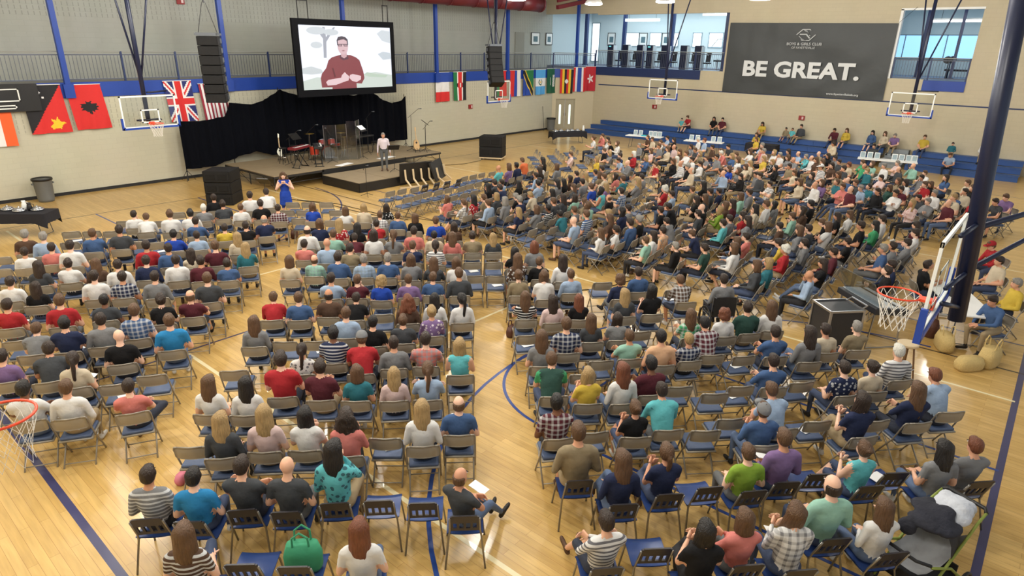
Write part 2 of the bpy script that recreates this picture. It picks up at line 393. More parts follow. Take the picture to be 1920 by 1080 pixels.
def railing(p0, p1, label, z=4.2):
    p0, p1 = Vector((*p0, z)), Vector((*p1, z)); L_ = (p1-p0).length; ang = math.atan2(p1.y-p0.y, p1.x-p0.x)
    t = thing('gallery_railing', label, 'railing', p0, ang)
    MB().cyl((0,0,1.1),(L_,0,1.1),.024,n=8).build('handrail', M_RAILT, t)
    MB().box((0,-.02,.97),(L_,.02,1.01)).build('upper_rail', M_RAIL, t)
    MB().box((0,-.02,.08),(L_,.02,.12)).build('lower_rail', M_RAIL, t)
    n = max(1, round(L_/2.1))
    for k in range(n+1): MB().box((k*L_/n-.035,-.03,0),(k*L_/n+.035,.03,1.12)).build('post', M_NAVY, t)
    b = MB(); nb = int(L_/.13)
    for k in range(1, nb): b.box((k*L_/nb-.008,-.008,.1),(k*L_/nb+.008,.008,.99))
    o = b.build('baluster_run', M_RAIL, t); o['kind'] = 'stuff'
rp = [-6,1.92,8.27,14.57,20.94,27.3,33.65,38.8]
rl = ['gallery railing off the left end','gallery railing left of the first flags','gallery railing above the red flags','gallery railing behind the left speaker tower','gallery railing behind the big screen','gallery railing right of the big screen','gallery railing behind the right speaker tower']
for k in range(7): railing((rp[k],YB+.02),(rp[k+1],YB+.02), rl[k])
railing((38.8,YB),(41.0,27.35), 'gallery railing across the far corner')
railing((41.05,27.3),(41.05,17.7), 'gallery railing in front of the exercise machines', 4.42)
# ------------------------------------------------------------------ ceiling lamps and duct
M_LAMP = emat('lamp_lens', (1.0,0.97,0.90,1), 9.0); M_LSH = mat('lamp_housing', srgb(200,200,200), .4, metal=.5)
def highbay(x, y, label, z=7.45):
    t = thing('pendant_lamp', label, 'lamp', (x,y,z))
    MB().lathe([(.34,0),(.37,.02),(.37,.06),(.30,.08)], n=24).build('lens', M_LAMP, t, True)
    MB().lathe([(.38,.05),(.34,.14),(.16,.30),(.12,.46)], n=24).build('shade', M_LSH, t, True)
    MB().cyl((0,0,.44),(0,0,2.15),.012,n=6).build('stem', M_DARK, t)
    l = point_light('lamp_light', (0,0,-.42), .34, LAMP_W, LAMP_COL); l.parent = t
vis = {(25,16.9):'pendant lamp at the top edge right of the red duct', (25,13.5):'pendant lamp above the fitness room opening', (25,9.7):'pendant lamp above the left part of the banner', (25,5.9):'pendant lamp above the right upper opening'}
for (x,y),lb in vis.items(): highbay(x,y,lb)
highbay(21.3,18.1,'pendant lamp at the top edge below the end of the red duct')
for j,y in enumerate((6.3,10.3,14.3,18.24,22.2)): highbay(31,y,'added unseen pendant lamp overhead in the far column, %s from the camera side' % ORD[j],8.5)  # lamps added out of view to brighten the right wall
highbay(32.7,2.3,'pendant lamp added overhead beyond the top right corner for a floor reflection',8.3)  # lamp added for a floor reflection, standing in for a skylight
rown = {-1.2:'left',4.83:'second',10.9:'third',17:'fourth'}
for x in (-1.2,4.83,10.9,17):
    for j,y in enumerate((2.3,6.3,10.3,14.3,18.24,22.2)):
        if x == 17 and y < 15: continue
        highbay(x, y, 'pendant lamp overhead, %s column from the left wall, %s from the camera side' % (rown[x], ORD[j]), 8.3)
M_RED = mat('duct_red', srgb(92,24,34), .45, noise=.05)
d = thing('air_duct', 'dark red round air duct crossing the top of the hall', 'duct', (0,27.3,8.2))
for k in range(8): MB().cyl((18.4+k*2,0,0),(20.38+k*2,0,0),.45,n=20).build('duct_section', M_RED, d, True)
for k in range(9): MB().cyl((18.36+k*2,0,0),(18.44+k*2,0,0),.475,n=20).build('duct_collar', M_RED, d, True)
d2 = thing('roof_beam', 'dark red sloping roof beam right of the air duct', 'beam', (0,0,0))
MB().tube([(34.5,26,8.0),(40.9,25.2,9.2)], .16, n=4).build('flange', M_RED, d2)
MB().tube([(34.5,26,8.35),(40.9,25.2,9.5)], .1, n=4).build('web', M_RED, d2)

# ------------------------------------------------------------------ basketball goals
def goal(label, c, rz, mast=None, pad=True, struts=(), cord=.0048):
    """c: board centre; local +Y points to the court"""
    t = thing('basketball_goal', label, 'basketball hoop', c, rz)
    MB().box((-.915,-.012,-.535),(.915,.0,.535)).build('backboard', M_GLASS, t)
    f = MB(); w = .05
    for a,b in (((-.915,-.02,-.535),(.915,.012,-.535+w)),((-.915,-.02,.535-w),(.915,.012,.535)),((-.915,-.02,-.535),(-.915+w,.012,.535)),((.915-w,-.02,-.535),(.915,.012,.535))): f.box(a,b)
    f.build('board_frame', M_WHITE, t)
    f = MB(); w = .045
    for a,b in (((-.305,.001,-.385),(.305,.006,-.385+w)),((-.305,.001,.07-w),(.305,.006,.07)),((-.305,.001,-.385),(-.305+w,.006,.07)),((.305-w,.001,-.385),(.305,.006,.07))): f.box(a,b)
    f.build('target_square', M_WHITE, t)
    if pad:
        f = MB()
        f.box((-.955,-.04,-.585),(.955,.03,-.52)); f.box((-.965,-.04,-.585),(-.905,.03,-.19)); f.box((.905,-.04,-.585),(.965,.03,-.19))
        f.build('edge_pad', M_BLUE, t)
    rim = t
    zc = -.38; yc = .38
    MB().tube([(.235*math.cos(2*math.pi*k/28), yc+.235*math.sin(2*math.pi*k/28), zc) for k in range(28)], .011, n=8, closed=True).build('rim', M_ORANGE, t, True)
    b = MB(); b.box((-.09,.0,zc-.09),(.09,.03,zc+.03)); b.box((-.07,.02,zc-.02),(.07,.17,zc+.012)); b.build('rim_bracket', M_ORANGE, t)
    nt = MB(); n = 12; lv = [(.232,0),(.215,-.09),(.185,-.18),(.155,-.27),(.14,-.36),(.145,-.44)]
    for k in range(n):
        for sg in (1,-1):
            pts = []
            for i,(r,z) in enumerate(lv):
                a = 2*math.pi*(k + sg*.5*i)/n; pts.append((r*math.cos(a), yc+r*math.sin(a), zc+z))
            nt.tube(pts, cord, n=4)
    nt.build('net', M_NET, t)
    if mast:
        m = MB()
        for p0,p1,r in mast: m.cyl(p0,p1,r,n=12)
        m.build('mast', M_MAST, t, True)
    if struts:
        m = MB()
        for p0,p1,r in struts: m.cyl(p0,p1,r,n=8)
        m.build('brace', M_MAST, t, True)
    return t
M_MAST = mat('mast_paint', srgb(24,32,60), .35, noise=.08)
def hang(dz=5.6): return dict(mast=[((0,-.25,-.45),(0,-.25,dz),.075)], struts=[((0,-.25,1.0),(-1.1,-.25,dz),.035),((0,-.25,1.0),(.5,-.6,dz),.035),((-.35,-.2,-.3),(-.35,-.02,-.3),.03),((.35,-.2,-.3),(.35,-.02,-.3),.03),((-.4,-.2,-.3),(.4,-.2,-.3),.03),((-.1,-.2,.62),(-.9,-.6,.62),.03)])
PI = math.pi
goal('glass basketball hoop hanging in front of the union flag at left', (9.25,24.6,3.43), PI, **hang())
goal('glass basketball hoop hanging partly behind the right speaker tower', (26.9,24.0,3.43), PI, **hang())
goal('glass basketball hoop hanging below the fitness room opening', (35.4,18.75,3.5), PI/2, **hang(5))
goal('glass basketball hoop hanging right of the large dark banner', (36.2,6.1,3.43), PI/2, **hang(5))
goal('nearest basketball hoop with dark mast at the right edge', (8.57,.73,3.43), 0,
     mast=[((1.43,-.16,-1.03),(1.43,.17,4.1),.105)],
     struts=[((1.43,-.1,.25),(5.2,-1.2,.25),.04),((1.43,-.13,-.32),(5.2,-1.3,.15),.033),((.6,-.02,.3),(1.43,-.1,.3),.03),((.5,-.02,-.35),(1.43,-.13,-.35),.03),((.2,-.05,-.45),(1.43,-.15,-.85),.03)])
goal('orange basketball rim cut off at the lower left edge', (.30,5.77,3.43), -PI/2, mast=[((0,-.3,-.4),(0,-.3,5.8),.08)], cord=.0022)

# ------------------------------------------------------------------ flags
FC = {k: mat('flag_'+k, srgb(*c), .75, noise=.05, bump=.15, bscale=6) for k,c in dict(red=(214,44,44),white=(236,236,238),blue=(36,72,168),navy=(36,44,110),black=(28,28,34),green=(34,120,70),dgreen=(24,92,66),yellow=(240,200,50),orange=(240,100,48),lblue=(86,168,232),crimson=(190,36,52),maroon=(150,40,60)).items()}
def inpoly(s, t, poly):
    c = False; n = len(poly)
    for i in range(n):
        (x0,y0),(x1,y1) = poly[i], poly[i-1]
        if (y0 > t) != (y1 > t) and s < (x1-x0)*(t-y0)/(y1-y0)+x0: c = not c
    return c
def f_png(s,t):
    if s+t > 1:
        if inpoly(s,t,[(.50,.86),(.58,.80),(.55,.70),(.66,.74),(.70,.66),(.76,.76),(.90,.80),(.80,.84),(.74,.92),(.62,.90),(.54,.93)]): return 'yellow'
        return 'red'
    for a,b in ((.15,.2),(.42,.16),(.32,.30),(.5,.26),(.2,.42)):
        if abs(s-a)+abs((t-b)*1.5) < .05: return 'white'
    return 'black'
def f_alb(s,t):
    x = abs(s-.52); y = t
    if inpoly(x,y,[(0,.40),(.05,.37),(.10,.36),(.06,.42),(.12,.43),(.26,.42),(.20,.47),(.27,.50),(.19,.53),(.24,.57),(.14,.57),(.10,.61),(.05,.60),(.03,.66),(0,.66)]): return 'black'
    return 'red'
def f_uk(s,t):
    x, y = (s-.5), (t-.5)*1.5
    if abs(x) < .1 or abs(y) < .1: return 'red'
    if abs(x) < .165 or abs(y) < .165: return 'white'
    a = y*.5/.75
    for sg in (1,-1):
        dd = x - sg*a
        if abs(dd) < .035: return 'red'
        if abs(dd) < .11: return 'white'
    return 'navy'
def f_us(s,t):
    if s > .46 and t < .4:
        return 'white' if (int(s*22)%2 == 0 and int(t*30)%2 == 0) else 'navy'
    return 'maroon' if int(s*13)%2 == 0 else 'white'
def bands(*bs):
    def f(s,t):
        for lim,c in bs:
            if s < lim: return c
        return bs[-1][1]
    return f
def f_fr(s,t): return 'blue' if t < .34 else 'white' if t < .66 else 'red'
def f_ken(s,t):
    if ((s-.52)/.28)**2 + ((t-.46)/.11)**2 < 1:
        return 'white' if abs(s-.52) < .06 and abs(t-.46) < .07 else 'red' if abs(s-.52) < .2 else 'black'
    return bands((.28,'green'),(.36,'white'),(.66,'red'),(.74,'white'),(1.1,'black'))(s,t)
def f_tan(s,t):
    q = s - t
    return 'black' if abs(q) < .13 else 'yellow' if abs(q) < .2 else 'green' if q > 0 else 'blue'
def f_gua(s,t):
    if t < .34 or t > .67: return 'lblue'
    r = math.hypot((s-.5), (t-.5)*1.5)
    if .13 < r < .19 and not (abs(s-.5) < .05 and t < .5): return 'dgreen'
    if r < .06: return 'yellow'
    return 'white'
def f_sau(s,t):
    if .62 < s < .80 and .25 < t < .75 and (int(t*36)+int(s*22))%3 != 0: return 'white'
    if .30 < s < .34 and .36 < t < .66: return 'white'
    return 'dgreen'
def f_uga(s,t):
    if math.hypot((s-.5),(t-.5)*1.5) < .13: return 'white'
    return bands((.17,'red'),(.34,'yellow'),(.5,'black'),(.67,'red'),(.84,'yellow'),(1.1,'black'))(s,t)
def f_hk(s,t):
    x, y = s-.5, (t-.5)*1.5; r = math.hypot(x,y); a = math.atan2(y,x)
    if r < .30 and .04 < r and abs(((a*5/(2*PI)) % 1)-.5) < .5*min(1,(.31-r)*4): return 'white'
    return 'crimson'
def flag(label, x, fn, y=29.28, top=4.12, w=1.1, h=1.68, rz=0, skew=0.):
    t = thing('flag', label, 'flag', (x,y,top), rz, 'national flags hung along the gallery')
    nu, nv = 36, 54; vs = []; fs = []; ms = []; keys = []
    ph = R.random()*6
    for j in range(nv+1):
        for i in range(nu+1):
            s_, t_ = i/nu, j/nv
            vs.append(((s_-.5)*w*(1-.06*t_*math.sin(ph)) + skew*t_, .035*math.sin(s_*9+ph)*t_ + .02*math.sin(s_*17+t_*4+ph)*t_, -t_*h))
    for j in range(nv):
        for i in range(nu):
            k = fn((i+.5)/nu, (j+.5)/nv)
            if k not in keys: keys.append(k)
            fs.append((j*(nu+1)+i, (j+1)*(nu+1)+i, (j+1)*(nu+1)+i+1, j*(nu+1)+i+1)); ms.append(keys.index(k))
    mb = MB(); mb.v = vs; mb.f = fs; mb.m = ms
    mb.build('flag_cloth', [FC[k] for k in keys], t, True)
    MB().cyl((-w/2-.02,.0,.0),(w/2+.02,.0,.0),.014,n=8).build('flag_rod', M_WHITE, t)
flag('green, white and orange striped flag at the left edge', 5.75, bands((.33,'green'),(.66,'white'),(1.1,'orange')), top=3.75, h=1.7)
flag('black and red flag with white stars and a yellow bird', 7.35, f_png, top=4.15, h=1.75, w=1.3, skew=.1)
flag('red flag with a black double-headed eagle', 8.75, f_alb, top=4.12, w=1.2, skew=.15)
flag('blue flag with red and white crosses behind the left hoop', 12.3, f_uk, top=4.15, w=1.15, skew=.1)
flag('red and white striped flag under the left speaker tower', 13.75, f_us, top=4.0, h=1.62, w=1.15, skew=.12)
flag('blue, white and red flag right of the big screen', 27.72, f_fr, top=4.2)
flag('green, red and black flag with a shield emblem', 29.2, f_ken, top=4.2)
flag('green and red flag mostly hidden by the right speaker tower', 33.0, bands((.4,'green'),(1.1,'red')), top=4.2, h=1.6)
flag('red, blue and white striped flag beside the far hoop', 34.45, bands((.45,'red'),(.68,'blue'),(1.1,'white')), top=4.2)
flag('green and blue flag with a black and yellow diagonal', 35.85, f_tan, top=4.2)
flag('light blue and white flag with a wreath', 37.2, f_gua, top=4.2)
flag('dark green flag with white script', 38.5, f_sau, top=4.25)
CHR = math.atan2(27.3-29.4, 2.2)
flag('black, yellow and red striped flag with a white disc', 39.4, f_uga, y=28.62, top=4.22, rz=CHR, w=.95)
flag('red, white and blue vertically striped flag over the far door', 40.08, f_sau if False else bands((.17,'red'),(.33,'white'),(.67,'blue'),(.84,'white'),(1.1,'red')), y=27.98, top=4.35, w=.85, rz=CHR)
flag('crimson flag with a white five-petal flower', 40.66, f_hk, y=27.42, top=4.42, w=.75, rz=CHR)

# ------------------------------------------------------------------ scoreboard, exit and alarm boxes
sb = thing('scoreboard', 'black scoreboard with white outlined panels behind the left flags', 'scoreboard', (5.9,29.3,3.25))
MB().box((-1.7,-.14,0),(1.35,.08,.95)).build('case', M_BLACK, sb)
for a,b,c,d_ in ((-1.5,-.6,.42,.86),(-.4,.75,.36,.80),(-.3,.6,.1,.24)):
    f = MB(); w = .04
    f.box((a,-.16,c),(b,-.14,c+w)); f.box((a,-.16,d_-w),(b,-.14,d_)); f.box((a,-.16,c),(a+w,-.14,d_)); f.box((b-w,-.16,c),(b,-.14,d_))
    f.build('panel_outline', M_WHITE, sb)
M_ALARM = mat('alarm_red', srgb(150,40,40), .5); M_LENS = mat('alarm_lens', srgb(220,190,190), .3)
def alarm(label, loc, rz):
    t = thing('fire_alarm', label, 'fire alarm', loc, rz, 'fire alarms on the walls')
    MB().obox((0,-.03,0),(.34,.06,.26),bevel=.01).build('housing', M_ALARM, t)
    MB().obox((.06,-.07,0),(.1,.04,.16),bevel=.01).build('strobe', M_LENS, t)
alarm('red fire alarm under the three-coloured flag on the back wall', (30.2,YB-.01,2.08), 0)
alarm('red fire alarm below the far hoop on the right wall', (XR-.01,22.2,1.96), -PI/2)
alarm('red fire alarm above the bleachers below the banner', (XR-.01,12.4,1.99), -PI/2)
alarm('red fire alarm at the right end of the bleacher wall', (XR-.01,3.1,1.91), -PI/2)
alarm('red fire alarm high on the grey gallery wall at left', (14.1,YB+2.45,7.4), 0)

# ------------------------------------------------------------------ banner
M_BAN = mat('banner_vinyl', srgb(58,62,64), .5, noise=.12, nscale=1.2, bump=1., bscale=1.1); M_BTXT = mat('banner_print', srgb(222,226,228), .6, noise=.02); M_BGREY = mat('banner_print_grey', srgb(186,190,192), .6)
bn = thing('banner', 'large dark grey vinyl banner reading BE GREAT. on the right wall', 'banner', (40.93,12.9,3.2))
by = lambda y: 12.9 - y       # along -Y from the banner centre
nb, vsb, fsb = 60, [], []
for j in range(25):
    for i in range(nb+1):
        u, w_ = i/nb, j/24
        y = 17.5 + (8.3-17.5)*u; z = 3.22 + (.0)*u + w_*(4.05 - .1*u)
        x = 40.93 + .045*math.sin(u*8+w_*7)*math.sin(w_*3.1)*math.sin(u*3.1) + .02*math.sin(u*22-w_*13)*(1-w_)
        vsb.append((x-40.93-.02, y-12.9, z-3.2))
for j in range(24):
    for i in range(nb): fsb.append((j*(nb+1)+i, j*(nb+1)+i+1, (j+1)*(nb+1)+i+1, (j+1)*(nb+1)+i))
MB().add(vsb, fsb).build('banner_sheet', M_BAN, bn, True)
def text_mesh(body, size, extrude=.004, offset=0., align='LEFT', spacing=1.):
    cu = bpy.data.curves.new('lettering', 'FONT'); cu.body = body; cu.size = size; cu.extrude = extrude; cu.offset = offset
    cu.align_x = align; cu.space_character = spacing; cu.resolution_u = 3
    o = bpy.data.objects.new('lettering', cu); COL.objects.link(o)
    dg = bpy.context.evaluated_depsgraph_get(); me = bpy.data.meshes.new_from_object(o.evaluated_get(dg))
    bpy.data.objects.remove(o); return me
def put_text(body, width, height, m, parent, M, name='lettering', **k):
    me = text_mesh(body, 1.0, **k); n = len(me.vertices); co = np.zeros(n*3); me.vertices.foreach_get('co', co); co = co.reshape(-1,3)
    mn, mx_ = co.min(0), co.max(0)
    co[:,0] = (co[:,0]-mn[0])/(mx_[0]-mn[0])*width; co[:,1] = (co[:,1]-mn[1])/(mx_[1]-mn[1])*height
    me.vertices.foreach_set('co', co.ravel()); me.materials.clear(); me.materials.append(m); me.update()
    o = bpy.data.objects.new(name, me); COL.objects.link(o); o.parent = parent; o.matrix_local = M; return o
def wallM(x, y, z):   # text frame on the right wall, local to the banner
    return Matrix(((0,0,-1,x-40.93),(-1,0,0,y-12.9),(0,1,0,z-3.2),(0,0,0,1)))
put_text('BE GREAT.', 6.6, .92, M_BTXT, bn, wallM(40.83,16.3,4.21), offset=.035, spacing=1.0)
put_text('BOYS & GIRLS CLUB', 1.95, .15, M_BGREY, bn, wallM(40.83,13.9,6.02), offset=.02)
put_text('OF FAYETTEVILLE', 1.3, .12, M_BGREY, bn, wallM(40.83,13.6,5.83), offset=.01)
put_text('www.fayettevillekids.org', 1.7, .15, M_BTXT, bn, wallM(40.83,11.25,3.36), offset=.01)
lg = MB(); LM = wallM(40.83,13.5,6.24)
def L2(poly):
    lg.prism(poly, lambda a,b,t: tuple(LM @ Vector((a,b,t))), -.004, .004)
# clasped-hands mark: two interlocked chevron bands made of bars
for k in range(4):
    o_ = k*.075
    L2([(.42+o_,.62-k*.02),(.47+o_,.62-k*.02),(.77+o_*.6,.40-k*.06),(.72+o_*.6,.40-k*.06)]) if k < 3 else None
    L2([(.20+o_,.28-k*.06),(.25+o_,.28-k*.06),(.50+o_,.04),(.45+o_,.04)])
L2([(.05,.36),(.38,.66),(.78,.66),(.86,.58),(.80,.58),(.76,.61),(.40,.61),(.09,.33)])
L2([(1.15,.34),(.82,.02),(.42,.02),(.34,.10),(.40,.10),(.44,.07),(.80,.07),(1.11,.37)])
L2([(.25,.34),(.60,.34),(.80,.14),(.86,.18),(.64,.40),(.25,.40)])
lg.build('emblem', M_BGREY, bn)
MB().cyl((40.9-40.93,8.3-12.9,4.0),(40.95-40.93,7.6-12.9,4.75),.008,n=5).build('tie_rope', M_DARK, bn)

# ------------------------------------------------------------------ projection screen
YS = 26.5
sc_ = thing('projection_screen', 'large black framed screen showing a man in a maroon sweater', 'screen', (19.05,YS,3.45))
W2, H2 = 2.78, 3.28
f = MB()
f.box((-W2,-.06,0),(W2,.06,.30)); f.box((-W2,-.06,H2-.26),(W2,.06,H2)); f.box((-W2,-.06,.30),(-W2+.30,.06,H2-.26)); f.box((W2-.2,-.06,.30),(W2,.06,H2-.26))
f.build('screen_frame', mat('screen_bezel', srgb(7,8,14), .75, spec=.15), sc_)
MB().box((-W2+.1,.0,.1),(W2-.1,.04,H2-.1)).build('backing', M_BLACK, sc_)
# the picture: a flat image of its own on the screen surface, made of flat printed areas
X0, X1, Z0, Z1 = -W2+.30, W2-.2, .30, H2-.26
PW, PH = X1-X0, Z1-Z0
def P2(u, v): return X0 + u*PW, Z0 + (1-v)*PH
pic_n = [0]
def pic(poly, name, col, s=1.15):
    s = s*1.35
    pic_n[0] += 1; yy = -.004 - .0012*pic_n[0]
    m = mat('screen_'+name, (.01,.01,.01,1), .6, emit=(*col[:3], s)); q = [P2(u,v) for u,v in poly]
    MB().prism(q, lambda a,b,t:(a,t,b), yy, yy+.001).build('picture_area', m, sc_)
def ring(cx, cy, rx, ry, n=20): return [(cx+rx*math.cos(2*PI*k/n), cy+ry*math.sin(2*PI*k/n)) for k in range(n)]
pic([(0,0),(1,0),(1,1),(0,1)], 'bright_sky', srgb(240,244,255), 1.25)
pic([(0,.86),(.15,.80),(.35,.84),(.60,.78),(.80,.74),(1,.80),(1,1),(0,1)], 'grass', srgb(220,231,222), 1.0)
pic([(0,.66),(.1,.63),(.2,.68),(.22,.74),(.1,.76),(0,.74)], 'bush', srgb(218,225,228), 1.0)
pic([(.66,.78),(.70,.74),(.82,.78),(.95,.80),(.92,.84),(.72,.82)], 'shrub', srgb(202,220,202), 1.0)
pic([(.84,.44),(.9,.40),(.99,.42),(1,.52),(.9,.54)], 'far_tree', srgb(214,224,232), 1.0)
pic([(.84,.10),(.9,.04),(1,.06),(1,.26),(.9,.22)], 'far_crown', srgb(224,232,238), 1.0)
pic([(.245,.02),(.27,.02),(.275,.18),(.31,.10),(.36,.02),(.38,.02),(.33,.13),(.275,.25),(.265,.50),(.235,.50),(.243,.2),(.19,.08),(.2,.05),(.24,.12)], 'tree', srgb(176,180,192), 1.0)
for a,b,c,d_ in ((.18,.02,.10,.06),(.33,.05,.08,.05),(.17,.25,.06,.05)): pic(ring(a,b+d_,c,d_), 'leaves', srgb(222,229,234), 1.0)
pic([(.19,.97),(.185,.82),(.20,.75),(.25,.66),(.28,.54),(.32,.49),(.40,.455),(.52,.455),(.58,.49),(.62,.54),(.655,.72),(.665,.84),(.63,.93),(.57,.92),(.57,1.0),(.30,1.0),(.30,.97)], 'sweater', srgb(150,62,72), .9)
pic([(.40,.50),(.44,.54),(.50,.52),(.49,.45),(.41,.45)], 'collar', srgb(110,60,80), .8)
pic([(.415,.38),(.42,.48),(.45,.51),(.48,.48),(.485,.38)], 'neck', srgb(226,184,190), .95)
pic(ring(.445,.315,.058,.135), 'face', srgb(232,196,202), 1.0)
pic([(.385,.30),(.383,.22),(.40,.17),(.44,.155),(.48,.17),(.503,.21),(.504,.29),(.494,.29),(.49,.23),(.46,.205),(.42,.215),(.395,.23),(.393,.30)], 'hair', srgb(84,70,86), .8)
for gx in (.391,.452): pic([(gx,.277),(gx+.046,.277),(gx+.044,.318),(gx+.004,.318)], 'glasses', srgb(70,62,76), .8); pic([(gx+.006,.287),(gx+.040,.287),(gx+.038,.311),(gx+.009,.311)], 'lens', srgb(196,160,170), .9)
pic([(.385,.277),(.505,.277),(.505,.287),(.385,.287)], 'glasses', srgb(70,62,76), .8)
pic([(.425,.385),(.445,.378),(.47,.385),(.445,.395)], 'mouth', srgb(180,120,130), .8)
pic([(.235,.885),(.26,.85),(.40,.82),(.41,.78),(.445,.73),(.46,.76),(.49,.80),(.48,.87),(.44,.885),(.34,.935),(.25,.94)], 'left_hand', srgb(240,208,212), 1.05)
pic([(.50,.78),(.53,.765),(.60,.79),(.625,.80),(.62,.86),(.57,.90),(.52,.88),(.49,.83)], 'right_hand', srgb(240,208,212), 1.05)
pic([(.31,.66),(.325,.66),(.345,.80),(.33,.81)], 'sleeve_fold', srgb(116,44,56), .8)
mt = MB()
for x in (-2.4,-1.9,2.2,2.5): mt.box((x-.015,.0,H2),(x+.015,.03,H2+.75))
mt.box((-2.4,0,H2+.7),(-1.9,.03,H2+.74)); mt.box((2.2,0,H2+.7),(2.5,.03,H2+.74)); mt.build('mount_bracket', M_DARK, sc_)
for k in range(2): MB().cyl((-2.15+k*4.4,.01,H2+.7),(-2.15+k*4.4,.01,6.1),.012,n=6).build('hanging_cable', M_DARK, sc_)
area_light('screen_glow', (19.05,YS-.25,5.1), 4.6, 60, (.9,.93,1), rot=(-PI/2,0,0), size_y=2.6)

# ------------------------------------------------------------------ hanging line-array speakers
M_SPK = mat('speaker_black', srgb(17,17,19), .65, spec=.3, noise=.15, bump=.1); M_GRL = mat('speaker_grille', srgb(16,16,18), .8, noise=.2, bump=.3, bscale=80)
def line_array(label, loc, rz, n, curve, w=1.05, h=.36):
    t = thing('line_array_speaker', label, 'speaker', loc, rz)
    a = 0; p = Vector((0,0,0))
    for k in range(n):
        a = curve(k); M = Matrix.Rotation(a, 3, 'X')
        c = p + M @ Vector((0,0,-h/2))
        q = MB(); q.obox(c, (w,.52,h*.96), (a,0,0), 0, .02); cab = q.build('speaker_cabinet', M_SPK, t)
        q = MB(); q.obox(c + M @ Vector((0,-.265,0)), (w*.9,.02,h*.84), (a,0,0)); q.build('grille', M_GRL, cab)
        q = MB()
        for sx in (-1,1): q.obox(c + M @ Vector((sx*(w/2+.015),.1,0)), (.03,.18,h*.5), (a,0,0))
        q.build('side_handle', M_STEEL, cab)
        p = p + M @ Vector((0,0,-h))
    q = MB(); q.obox((0,0,.05),(w+.08,.5,.07)); q.obox((0,-.3,.05),(w*.95,.05,.1)); q.build('rigging_frame', M_STEEL, t)
    q = MB(); zc = 9.6-loc[2]
    for sx in (-.3,.3): q.tube([(sx,.0,.08),(sx*.2,0,1.0),(0,0,1.1)], .012, n=5)
    q.cyl((0,0,1.0),(0,0,zc),.02,n=6); q.build('hoist_chain', M_DARK, t)
    return t
line_array('left hanging black line array of stacked speakers', (10.75,22.6,5.92), math.radians(-38), 7, lambda k: math.radians(1+k*.5), w=.66, h=.305)
line_array('right hanging black line array of speakers curving backward', (24.6,22.3,5.72), math.radians(-30), 6, lambda k: math.radians(-5-k*4.5), w=.66, h=.31)

# ------------------------------------------------------------------ black stage curtain
M_CURT = mat('curtain_black', srgb(9,11,18), 1., spec=.1, noise=.2, bump=.4, bscale=3)
ctop = [(11.95,2.55),(12.8,2.5),(13.9,2.62),(14.15,3.2),(14.65,3.14),(15.27,3.06),(16.1,3.32),(16.69,3.68),(17.2,3.48),(17.69,3.36),(18.6,3.30),(19.4,3.36),(20.23,3.30),(20.89,3.2),(21.6,3.28),(22.09,3.32),(22.61,2.98),(23.32,2.7),(23.89,2.76),(24.37,3.05)]
def interp(x, pts):
    for (a,b),(c,d_) in zip(pts, pts[1:]):
        if a <= x <= c: return b + (d_-b)*(x-a)/(c-a)
    return pts[0][1] if x < pts[0][0] else pts[-1][1]
cbot = [(11.85,.52),(13.0,.50),(13.6,.62),(14.3,.80),(15.2,.95),(16.0,.68),(24.5,.64)]
cu = thing('stage_curtain', 'black draped backdrop curtain with scalloped top behind the stage', 'curtain', (18,28.75,0))
nx, nz = 240, 8; vs = []; fs = []
for j in range(nz+1):
    for i in range(nx+1):
        x = 11.9 + (24.4-11.9)*i/nx; zt, zb = interp(x,ctop), interp(x,cbot); w_ = j/nz
        vs.append((x-18, .07*math.sin(x*7.5)+.03*math.sin(x*19+w_), zb+(zt-zb)*w_))
for j in range(nz):
    for i in range(nx): fs.append((j*(nx+1)+i, j*(nx+1)+i+1, (j+1)*(nx+1)+i+1, (j+1)*(nx+1)+i))
MB().add(vs, fs).build('curtain_cloth', M_CURT, cu, True)
for x in (11.95,14.15,16.69,20.23,22.09,24.37):
    MB().cyl((x-18,.14,0),(x-18,.14,interp(x,ctop)+.06),.022,n=8).build('support_pole', M_DARK, cu)
    q = MB()
    for a in range(3): q.cyl((x-18,.14,.45),(x-18+.32*math.cos(a*2.1),.14+.30*math.sin(a*2.1),.02),.012,n=6)
    q.build('pole_foot', M_DARK, cu)

